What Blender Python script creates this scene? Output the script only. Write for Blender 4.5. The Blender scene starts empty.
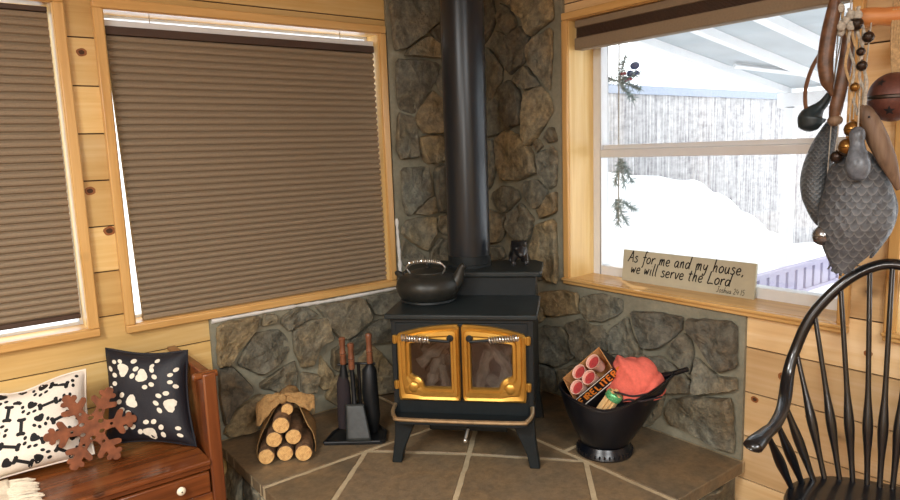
import bpy, bmesh, math, random
from mathutils import Vector, Matrix, noise
V = Vector
pi = math.pi
SC = bpy.context.scene
COL = SC.collection
random.seed(7)

# ------------------------------------------------------------------ helpers
class MB:
    """collects polygons, then links them as ONE mesh object"""
    def __init__(s, xf=None):
        s.v = []; s.f = []; s.m = []; s.xf = xf or Matrix.Identity(4); s.cur = 0; s.tint = []; s.t = 0.5
    def add(s, vs, fs):
        b = len(s.v)
        s.v += [s.xf @ V(p) for p in vs]
        for f in fs:
            s.f.append([b + i for i in f]); s.m.append(s.cur); s.tint.append(s.t)
        return s
    def box(s, a, b, M=None):
        x0, y0, z0 = a; x1, y1, z1 = b
        vs = [V((x, y, z)) for z in (z0, z1) for y in (y0, y1) for x in (x0, x1)]
        if M: vs = [M @ p for p in vs]
        return s.add(vs, [(0, 2, 3, 1), (4, 5, 7, 6), (0, 1, 5, 4), (2, 6, 7, 3), (0, 4, 6, 2), (1, 3, 7, 5)])
    def tube(s, path, rad, n=10, cap=True, squash=1.0):
        P = [V(p) for p in path]
        R = rad if isinstance(rad, (list, tuple)) else [rad] * len(P)
        t0 = (P[1] - P[0]).normalized()
        u = t0.orthogonal().normalized()
        if abs(t0.z) < .9: u = (V((0, 0, 1)) - t0 * t0.z).normalized()
        vs = []
        for i, p in enumerate(P):
            t = (P[min(i + 1, len(P) - 1)] - P[max(i - 1, 0)]).normalized()
            u = (u - t * u.dot(t)).normalized(); w = t.cross(u)
            for k in range(n):
                a = 2 * pi * k / n
                vs.append(p + u * (math.cos(a) * R[i] * squash) + w * (math.sin(a) * R[i]))
        fs = []
        for i in range(len(P) - 1):
            for k in range(n):
                fs.append((i * n + k, i * n + (k + 1) % n, (i + 1) * n + (k + 1) % n, (i + 1) * n + k))
        if cap:
            fs.append(tuple(range(n - 1, -1, -1))); fs.append(tuple(range((len(P) - 1) * n, len(P) * n)))
        return s.add(vs, fs)
    def lathe(s, prof, n=32, M=None, sx=1.0, sy=1.0, closed=False):
        vs = []; M = M or Matrix.Identity(4)
        for r, z in prof:
            for k in range(n):
                a = 2 * pi * k / n
                vs.append(M @ V((r * sx * math.cos(a), r * sy * math.sin(a), z)))
        fs = []; L = len(prof)
        for i in range(L - 1):
            for k in range(n):
                fs.append((i * n + k, i * n + (k + 1) % n, (i + 1) * n + (k + 1) % n, (i + 1) * n + k))
        if not closed:
            if prof[0][0] > 1e-6: fs.append(tuple(range(n - 1, -1, -1)))
            if prof[-1][0] > 1e-6: fs.append(tuple(range((L - 1) * n, L * n)))
        return s.add(vs, fs)
    def ball(s, c, r, n=20, M=None):
        r = r if isinstance(r, (tuple, list)) else (r, r, r)
        m = Matrix.Translation(V(c)) @ (M or Matrix.Identity(4)) @ Matrix.Diagonal((r[0], r[1], r[2], 1))
        pr = [(max(1e-7, math.sin(pi * i / (n // 2))), -math.cos(pi * i / (n // 2))) for i in range(n // 2 + 1)]
        return s.lathe(pr, n, m)
    def prism(s, poly, d0, d1, M=None):
        """poly in local XY, extruded along Z from d0 to d1"""
        n = len(poly); M = M or Matrix.Identity(4)
        vs = [M @ V((p[0], p[1], d0)) for p in poly] + [M @ V((p[0], p[1], d1)) for p in poly]
        fs = [tuple(range(n - 1, -1, -1)), tuple(range(n, 2 * n))]
        fs += [(i, (i + 1) % n, n + (i + 1) % n, n + i) for i in range(n)]
        return s.add(vs, fs)
    def grid(s, fn, nu, nv, wrap=False):
        vs = [fn(i / nu, j / nv) for j in range(nv + 1) for i in range(nu + (0 if wrap else 1))]
        w = nu if wrap else nu + 1
        fs = []
        for j in range(nv):
            for i in range(nu):
                fs.append((j * w + i, j * w + (i + 1) % w, (j + 1) * w + (i + 1) % w, (j + 1) * w + i))
        return s.add(vs, fs)
    def build(s, name, mat, parent=None, bevel=0, smooth=35, weld=True, sub=0):
        me = bpy.data.meshes.new(name)
        me.from_pydata([tuple(p) for p in s.v], [], s.f)
        mats = mat if isinstance(mat, (list, tuple)) else [mat]
        for m in mats: me.materials.append(m)
        me.polygons.foreach_set('material_index', s.m)
        at = me.attributes.new('tint', 'FLOAT', 'FACE'); at.data.foreach_set('value', s.tint)
        bm = bmesh.new(); bm.from_mesh(me)
        if weld: bmesh.ops.remove_doubles(bm, verts=bm.verts, dist=1e-5)
        bmesh.ops.recalc_face_normals(bm, faces=bm.faces)
        bm.to_mesh(me); bm.free()
        if smooth:
            me.shade_smooth(); me.set_sharp_from_angle(angle=math.radians(smooth))
        o = bpy.data.objects.new(name, me); COL.objects.link(o)
        if parent: o.parent = parent
        if bevel:
            b = o.modifiers.new('bevel', 'BEVEL'); b.width = bevel; b.segments = 2; b.limit_method = 'ANGLE'; b.angle_limit = math.radians(40)
        if sub:
            b = o.modifiers.new('sub', 'SUBSURF'); b.levels = sub; b.render_levels = sub
        return o

def tag(o, label=None, cat=None, group=None, kind=None):
    for k, v in (('label', label), ('category', cat), ('group', group), ('kind', kind)):
        if v: o[k] = v
    return o
def thing(name, loc, label, cat, group=None, rz=0):
    o = bpy.data.objects.new(name, None); COL.objects.link(o)
    o.location = loc; o.rotation_euler = (0, 0, rz); o.empty_display_size = .05
    return tag(o, label, cat, group)
def struct(o): o['kind'] = 'structure'; return o
def frame(origin, x, y, z):
    m = Matrix.Identity(4)
    for i, a in enumerate((x, y, z)):
        for j in range(3): m[j][i] = a[j]
    m.translation = V(origin); return m
def axis_frame(p, q):
    """frame at p whose Z runs to q"""
    z = (V(q) - V(p)).normalized(); x = z.orthogonal().normalized(); return frame(p, x, z.cross(x), z)
def smooth_path(pts, n=8):
    P = [V(p) for p in pts]; out = []
    for i in range(len(P) - 1):
        a = P[max(i - 1, 0)]; b = P[i]; c = P[i + 1]; d = P[min(i + 2, len(P) - 1)]
        for k in range(n):
            t = k / n
            out.append(0.5 * ((2 * b) + (c - a) * t + (2 * a - 5 * b + 4 * c - d) * t * t + (3 * b - a - 3 * c + d) * t ** 3))
    out.append(P[-1]); return out
def lerp_list(xs, n):
    out = []
    m = len(xs) - 1
    for i in range(n):
        t = i / (n - 1) * m; k = min(int(t), m - 1); out.append(xs[k] + (xs[k + 1] - xs[k]) * (t - k))
    return out
def circle(cx, cy, rx, ry=None, n=16, rot=0):
    ry = ry or rx; out = []
    for k in range(n):
        a = 2 * pi * k / n; x = rx * math.cos(a); y = ry * math.sin(a)
        out.append((cx + x * math.cos(rot) - y * math.sin(rot), cy + x * math.sin(rot) + y * math.cos(rot)))
    return out

# ------------------------------------------------------------------ materials
def srgb(r, g, b):
    f = lambda c: c / 12.92 if c <= .04045 else ((c + .055) / 1.055) ** 2.4
    return (f(r / 255), f(g / 255), f(b / 255), 1)
class NT:
    def __init__(s, name):
        s.mat = bpy.data.materials.new(name); s.mat.use_nodes = True
        s.t = s.mat.node_tree; s.b = s.t.nodes['Principled BSDF']; s.out = s.t.nodes['Material Output']
        s.tc = s.t.nodes.new('ShaderNodeTexCoord')
    def n(s, kind, **kw):
        o = s.t.nodes.new('ShaderNode' + kind)
        for k, v in kw.items():
            if hasattr(o, k): setattr(o, k, v)
            else: o.inputs[k.replace('_', ' ')].default_value = v
        return o
    def l(s, a, b): s.t.links.new(a, b)
    def mapping(s, scale=(1, 1, 1), coord='Object', rot=(0, 0, 0)):
        m = s.n('Mapping'); m.inputs['Scale'].default_value = scale; m.inputs['Rotation'].default_value = rot
        s.l(s.tc.outputs[coord], m.inputs['Vector']); return m.outputs['Vector']
    def noise(s, vec, scale, detail=4, rough=.55, dist=0):
        o = s.n('TexNoise'); o.inputs['Scale'].default_value = scale; o.inputs['Detail'].default_value = detail
        o.inputs['Roughness'].default_value = rough; o.inputs['Distortion'].default_value = dist
        if vec: s.l(vec, o.inputs['Vector'])
        return o.outputs['Fac']
    def ramp(s, fac, stops, interp='LINEAR'):
        r = s.n('ValToRGB'); e = r.color_ramp; e.interpolation = interp
        while len(e.elements) < len(stops): e.elements.new(.5)
        for el, (p, c) in zip(e.elements, stops): el.position = p; el.color = c
        s.l(fac, r.inputs['Fac']); return r.outputs['Color']
    def mix(s, fac, a, b, mode='MIX'):
        m = s.n('MixRGB'); m.blend_type = mode
        for i, x in zip(('Fac', 'Color1', 'Color2'), (fac, a, b)):
            if hasattr(x, 'is_linked') or hasattr(x, 'links'): s.l(x, m.inputs[i])
            else: m.inputs[i].default_value = x
        return m.outputs['Color']
    def math(s, op, a, b=0.0):
        m = s.n('Math'); m.operation = op
        for i, x in enumerate((a, b)):
            if hasattr(x, 'links'): s.l(x, m.inputs[i])
            else: m.inputs[i].default_value = x
        return m.outputs[0]
    def bump(s, h, strength=.4, dist=.01):
        b = s.n('Bump'); b.inputs['Strength'].default_value = strength; b.inputs['Distance'].default_value = dist
        s.l(h, b.inputs['Height']); s.l(b.outputs['Normal'], s.b.inputs['Normal'])
    def set(s, **kw):
        for k, v in kw.items(): s.b.inputs[k.replace('_', ' ')].default_value = v
        return s
    def col(s, c):
        if hasattr(c, 'links'): s.l(c, s.b.inputs['Base Color'])
        else: s.b.inputs['Base Color'].default_value = c
        return s

def plain(name, c, rough=.5, metal=0, var=.12, scale=25, bump=0, spec=.5, coat=0):
    t = NT(name); v = t.mapping()
    dark = tuple(x * (1 - var) for x in c[:3]) + (1,); lite = tuple(min(1, x * (1 + var)) for x in c[:3]) + (1,)
    nz = t.noise(v, scale); t.col(t.ramp(nz, [(.3, dark), (.7, lite)]))
    t.set(Roughness=rough, Metallic=metal, Specular_IOR_Level=spec, Coat_Weight=coat)
    if bump: t.bump(nz, bump, .004)
    return t.mat
def wood(name, cols, axis=0, grain=9, rough=.4, knots=0.0, coat=0.0, plank=None):
    """cols dark, mid, light; grain runs along axis; plank = board width along Z gives each board its own tone"""
    t = NT(name)
    sc = [grain * 3.2] * 3; sc[axis] = grain * .16
    v = t.mapping(tuple(sc))
    n1 = t.noise(v, 1.0, 5, .6, .5)
    v2 = t.mapping(tuple(2.2 if i != axis else .5 for i in range(3)))
    n2 = t.noise(v2, 1.2, 3)
    f = t.math('ADD', t.math('MULTIPLY', n1, .55), t.math('MULTIPLY', n2, .5))
    c = t.ramp(f, [(.34, cols[0]), (.52, cols[1]), (.68, cols[2])])
    if plank:
        at = t.n('Attribute'); at.attribute_name = 'tint'
        dk = t.ramp(at.outputs['Fac'], [(0, (.74, .70, .66, 1)), (1, (1.12, 1.1, 1.05, 1))])
        c = t.mix(1.0, c, dk, 'MULTIPLY')
    if knots:
        sv = [3.6] * 3; sv[axis] = 2.1
        if plank: sv[1 - axis] = 0
        vv = t.mapping(tuple(sv))
        vo = t.n('TexVoronoi'); vo.inputs['Scale'].default_value = 1.35; t.l(vv, vo.inputs['Vector'])
        d = vo.outputs['Distance']
        keep = t.n('SeparateColor'); t.l(vo.outputs['Color'], keep.inputs['Color'])
        on = t.math('LESS_THAN', keep.outputs['Red'], knots)
        ring = t.ramp(d, [(0, (1, 1, 1, 1)), (.045, (.9, .9, .9, 1)), (.06, (.35, .35, .35, 1)), (.13, (0, 0, 0, 1))])
        k = t.math('MULTIPLY', ring, on)
        c = t.mix(k, c, srgb(62, 34, 20))
    t.col(c); t.set(Roughness=rough, Coat_Weight=coat, Coat_Roughness=.25); t.bump(n1, .12, .003)
    return t.mat

PINE = (srgb(204, 164, 98), srgb(226, 192, 126), srgb(238, 212, 156))
M = {}
M['pine_wall'] = wood('pine_boards', PINE, 0, 8, .38, .62, plank=True)
M['pine_wall_y'] = wood('pine_boards_side', (srgb(206, 168, 118), srgb(226, 194, 146), srgb(238, 212, 174)), 1, 8, .38, .62, plank=True)
TR = (srgb(182, 134, 74), srgb(210, 166, 102), srgb(226, 186, 124))
M['trim_x'] = wood('pine_trim', TR, 0, 10, .3)
M['trim_y'] = wood('pine_trim_side', TR, 1, 10, .3)
M['trim_z'] = wood('pine_trim_upright', TR, 2, 10, .3, .12)
M['floor'] = wood('floor_boards', (srgb(88, 56, 34), srgb(112, 72, 44), srgb(130, 86, 54)), 0, 6, .4, plank=True)
M['bench'] = wood('stained_pine', (srgb(76, 38, 16), srgb(118, 64, 30), srgb(148, 90, 46)), 0, 8, .26, .3, coat=.4)
M['bench_z'] = wood('stained_pine_upright', (srgb(76, 38, 18), srgb(112, 60, 30), srgb(138, 82, 44)), 2, 8, .28, .1, coat=.4)
M['ceil'] = plain('ceiling_paint', srgb(226, 214, 196), .8)

def stone_mat():
    t = NT('field_stone'); v = t.mapping()
    n1 = t.noise(v, 7, 6, .62, .6); n2 = t.noise(v, 26, 6, .7); n3 = t.noise(v, 3.1, 3)
    at = t.n('Attribute'); at.attribute_name = 'tint'
    base = t.ramp(at.outputs['Fac'], [(0, srgb(80, 76, 66)), (.3, srgb(106, 100, 82)), (.55, srgb(122, 116, 98)), (.8, srgb(132, 114, 82)), (1, srgb(154, 138, 104))])
    c = t.mix(t.ramp(n1, [(.45, (0, 0, 0, 1)), (.72, (.5, .5, .5, 1))]), base, srgb(136, 112, 78))
    c = t.mix(t.ramp(n3, [(.40, (0, 0, 0, 1)), (.66, (.75, .75, .75, 1))]), c, srgb(110, 114, 106))
    c = t.mix(.75, c, t.ramp(n2, [(.32, (.36, .35, .34, 1)), (.5, (1, 1, 1, 1)), (.66, (1.75, 1.72, 1.62, 1))]), 'MULTIPLY')
    t.col(c); t.set(Roughness=.62); t.bump(t.math('ADD', n2, t.math('MULTIPLY', n1, 1.2)), .9, .018)
    return t.mat
M['stone'] = stone_mat()
def mortar_mat(name, a, b):
    t = NT(name); v = t.mapping(); n1 = t.noise(v, 38, 6, .7); n2 = t.noise(v, 5, 3)
    t.col(t.mix(.5, t.ramp(n2, [(.35, a), (.65, b)]), t.ramp(n1, [(.3, a), (.7, b)]))); t.set(Roughness=.9); t.bump(n1, .6, .006); return t.mat
M['mortar'] = mortar_mat('mortar', srgb(116, 114, 98), srgb(152, 148, 128))
M['grout'] = mortar_mat('grout', srgb(168, 150, 118), srgb(200, 182, 148))
M['leak_glow'] = mortar_mat('light_leak_white', srgb(205, 205, 200), srgb(240, 240, 238))  # brightness of the daylight leak put into a white colour
def slate_mat():
    t = NT('hearth_slate'); v = t.mapping(); n1 = t.noise(v, 4.5, 6, .62, .4); n2 = t.noise(v, 34, 5, .7)
    at = t.n('Attribute'); at.attribute_name = 'tint'
    base = t.ramp(at.outputs['Fac'], [(0, srgb(90, 82, 68)), (.5, srgb(114, 100, 80)), (1, srgb(134, 116, 92))])
    c = t.mix(t.ramp(n1, [(.4, (0, 0, 0, 1)), (.7, (.8, .8, .8, 1))]), base, srgb(148, 122, 88))
    c = t.mix(.55, c, t.ramp(n2, [(.3, (.4, .38, .36, 1)), (.62, (1.12, 1.1, 1.05, 1))]), 'MULTIPLY')
    t.col(c); t.set(Roughness=.5); t.bump(t.math('ADD', n1, n2), .35, .006); return t.mat
M['slate'] = slate_mat()
M['iron'] = plain('matt_black_iron', srgb(22, 29, 32), .5, .05, .2, 40, .15, .35)
M['iron_top'] = plain('cooktop_iron', srgb(32, 40, 42), .45, .1, .25, 18, .1, .4)
M['pipe'] = plain('stove_pipe_enamel', srgb(24, 32, 40), .3, .15, .08, 12)
M['black'] = plain('black_paint', srgb(24, 25, 28), .35, 0, .2, 30)
M['tool'] = plain('black_tool_iron', srgb(20, 23, 26), .5, .2, .3, 30, .2)
M['hod'] = plain('black_enamel', srgb(10, 13, 20), .3, 0, .2, 20, .1)
M['gold'] = plain('polished_gold_plate', srgb(196, 154, 74), .36, .8, .12, 14)
M['steel'] = plain('bright_steel_wire', srgb(205, 204, 198), .28, .9, .05)
M['kettle'] = plain('kettle_iron', srgb(46, 47, 44), .4, .4, .15, 60, .2)
M['char'] = plain('charred_wood', srgb(104, 98, 92), .9, 0, .5, 30, .6)
M['firebrick'] = plain('sooty_firebrick', srgb(84, 78, 72), .9, 0, .3, 20)
M['rust'] = plain('rusty_iron', srgb(122, 70, 42), .75, .05, .4, 26, .4)
M['bead'] = plain('painted_wood_handle', srgb(122, 76, 52), .4, 0, .2, 40)
M['white_vinyl'] = plain('white_vinyl', srgb(226, 230, 234), .4, 0, .02)
M['bark'] = plain('birch_bark', srgb(116, 88, 62), .85, 0, .5, 40, .6)
M['burlap'] = plain('burlap', srgb(158, 124, 78), .95, 0, .2, 140, .8)
M['cardboard'] = plain('brown_card', srgb(196, 142, 88), .8, 0, .08)
M['print_black'] = plain('printed_black_card', srgb(26, 24, 26), .45, 0, .1)
M['print_orange'] = plain('orange_print', srgb(238, 142, 56), .5, 0, .05)
M['print_white'] = plain('white_print', srgb(226, 220, 210), .5, 0, .03)
M['cup_red'] = plain('red_wax', srgb(176, 62, 62), .5, 0, .25, 60)
M['cup_rim'] = plain('pale_paper_cup', srgb(236, 190, 172), .6, 0, .05)
M['kindling'] = wood('split_kindling', (srgb(190, 150, 96), srgb(220, 184, 128), srgb(236, 206, 156)), 2, 12, .6)
M['green'] = plain('green_foil_band', srgb(96, 176, 120), .3, .3, .5, 160)
M['coral'] = plain('coral_cloth', srgb(224, 108, 92), .9, 0, .12, 60, .4)
M['dark_cloth'] = plain('charcoal_cloth', srgb(40, 32, 36), .9, 0, .1)
M['pillow_black'] = plain('navy_black_fabric', srgb(18, 20, 30), .6, 0, .15, 200, .3)
M['pillow_white'] = plain('off_white_fabric', srgb(236, 226, 212), .9, 0, .04, 200, .3)
M['paw_white'] = plain('white_paw_print', srgb(222, 216, 200), .85, 0, .1, 60)
M['paw_black'] = plain('black_print', srgb(18, 17, 18), .8, 0, .1)
M['cream'] = plain('cream_knit', srgb(228, 214, 190), .95, 0, .1, 90, .8)
M['knob'] = plain('white_porcelain', srgb(236, 228, 204), .2, 0, .02)
M['sign'] = plain('cream_sign_paint', srgb(186, 182, 160), .7, 0, .05, 20)
M['ink'] = plain('black_ink', srgb(22, 20, 18), .6, 0, .05)
M['shade'] = plain('brown_shade_fabric', srgb(140, 124, 102), .85, 0, .06, 120)
M['shade_rail'] = plain('dark_brown_rail', srgb(70, 52, 42), .5, 0, .08)
M['chair'] = plain('black_chair_paint', srgb(12, 15, 20), .28, 0, .2, 30, coat=.4)
M['chair_worn'] = plain('rubbed_arm_paint', srgb(60, 52, 44), .4, 0, .4, 30)
M['brass'] = plain('aged_brass', srgb(150, 112, 60), .3, .9, .25, 30)
M['bell_dark'] = plain('dark_bell_metal', srgb(66, 56, 50), .35, .8, .3, 30)
M['bell_silver'] = plain('silver_bell_metal', srgb(150, 150, 150), .25, .9, .1, 30)
M['rust_bell'] = plain('rust_brown_bell', srgb(92, 54, 44), .5, .3, .2, 60, .3)
M['fish'] = plain('carved_brown_wood', srgb(96, 66, 46), .4, 0, .55, 34, .3)
M['fish_grey'] = wood('weathered_wood', (srgb(66, 52, 42), srgb(108, 84, 64), srgb(136, 112, 88)), 2, 14, .6)
M['leather'] = plain('tan_leather', srgb(112, 76, 52), .55, 0, .2, 40, .3)
M['cord'] = plain('grey_white_cord', srgb(170, 164, 152), .9, 0, .3, 120, .5)
M['tan_cord'] = plain('tan_raffia', srgb(182, 152, 110), .9, 0, .25, 120, .5)
M['log_rail'] = wood('peeled_log', (srgb(150, 88, 44), srgb(186, 118, 62), srgb(208, 146, 88)), 0, 10, .5)
M['decoy_head'] = plain('weathered_decoy_head', srgb(92, 98, 106), .35, 0, .5, 45, .2)
M['knot_rim'] = plain('pine_knot', srgb(140, 84, 40), .5)
M['groove'] = plain('board_groove', srgb(70, 44, 22), .8)
M['bill'] = plain('duck_head_paint', srgb(34, 46, 50), .4, 0, .2, 30)
def feather(name, a, b, sc, stretch=1.0):
    """rows of overlapping carved feathers, as scallops in the local X-Z plane"""
    t = NT(name); nz = t.n('TexNoise'); nz.inputs['Scale'].default_value = 22; t.l(t.tc.outputs['Object'], nz.inputs['Vector'])
    sp = t.n('SeparateXYZ'); t.l(t.tc.outputs['Object'], sp.inputs[0])
    wob = t.math('MULTIPLY', t.math('SUBTRACT', nz.outputs['Fac'], .5), .9)
    zz = t.math('ADD', t.math('MULTIPLY', sp.outputs['Z'], sc * stretch), wob)
    row = t.math('FLOOR', zz); v = t.math('FRACT', zz)
    sh = t.math('MULTIPLY', t.math('FLOORED_MODULO', row, 2.0), .5)
    xx = t.math('ADD', t.math('ADD', t.math('MULTIPLY', sp.outputs['X'], sc * .8), sh), t.math('MULTIPLY', wob, .6))
    u = t.math('SUBTRACT', t.math('FRACT', xx), .5)
    d = t.math('SUBTRACT', v, t.math('MULTIPLY', t.math('MULTIPLY', u, u), 2.6))       # 0 along the scalloped lower edge
    d = t.math('FRACT', t.math('ADD', d, 1.0))
    e = t.ramp(d, [(0, (.65, .65, .65, 1)), (.12, (.5, .5, .5, 1)), (.35, (.12, .12, .12, 1)), (.95, (0, 0, 0, 1))])
    n1 = t.noise(t.mapping(), 70, 4)
    c = t.mix(e, t.ramp(n1, [(.3, tuple(x * .6 for x in a[:3]) + (1,)), (.7, tuple(x * 1.4 for x in a[:3]) + (1,))]), b)
    t.col(c); t.set(Roughness=.5); t.bump(t.math('ADD', t.math('SUBTRACT', 1.0, d), t.math('MULTIPLY', n1, .3)), .5, .008); return t.mat
M['feather'] = feather('carved_grey_feathers', srgb(66, 69, 74), srgb(122, 122, 120), 48)
M['feather_dark'] = feather('carved_dark_feathers', srgb(60, 64, 68), srgb(118, 120, 118), 95, 1.3)
M['snow'] = plain('snow', (.93, .94, .96, 1), .8, 0, .02, 2)
M['porch_panel'] = plain('porch_roof_panel', srgb(178, 186, 190), .6, 0, .12, 2.2)
M['white_paint'] = plain('white_outdoor_paint', srgb(232, 234, 236), .6, 0, .02)
M['beam_grey'] = plain('blue_grey_beam', srgb(150, 160, 176), .6, 0, .05)
M['rail_grey'] = plain('grey_railing_paint', srgb(150, 146, 168), .6, 0, .05)
M['needles'] = plain('evergreen_needles', srgb(140, 156, 154), .8, 0, .4, 60)  # green paled so the colour carries the washed-out window glare
M['berry'] = plain('red_berry', srgb(150, 60, 70), .4, 0, .1)
M['blue_bow'] = plain('slate_blue_ribbon', srgb(80, 92, 130), .6, 0, .1)
def reed_mat():
    t = NT('pale_reed'); v = t.mapping((34, 34, 1.6)); n1 = t.noise(v, 1, 5, .7, .6); v2 = t.mapping((9, 9, 16)); n2 = t.noise(v2, 1, 5, .7)
    t.col(t.ramp(t.math('ADD', t.math('MULTIPLY', n1, .6), t.math('MULTIPLY', n2, .4)), [(.36, srgb(136, 134, 138)), (.5, srgb(192, 191, 192)), (.62, srgb(220, 220, 220))])); t.set(Roughness=.9); return t.mat
M['reed'] = reed_mat()
def glass_mat(name, gl=.07, tint=(1, 1, 1, 1)):
    t = NT(name); tr = t.n('BsdfTransparent'); tr.inputs['Color'].default_value = tint
    g = t.n('BsdfGlossy'); g.inputs['Roughness'].default_value = .03
    m = t.n('MixShader'); m.inputs['Fac'].default_value = gl
    t.l(tr.outputs[0], m.inputs[1]); t.l(g.outputs[0], m.inputs[2]); t.l(m.outputs[0], t.out.inputs['Surface']); return t.mat
M['glass'] = glass_mat('window_glass', .05)
M['stove_glass'] = glass_mat('sooty_stove_glass', .07, (.86, .85, .82, 1))
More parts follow.
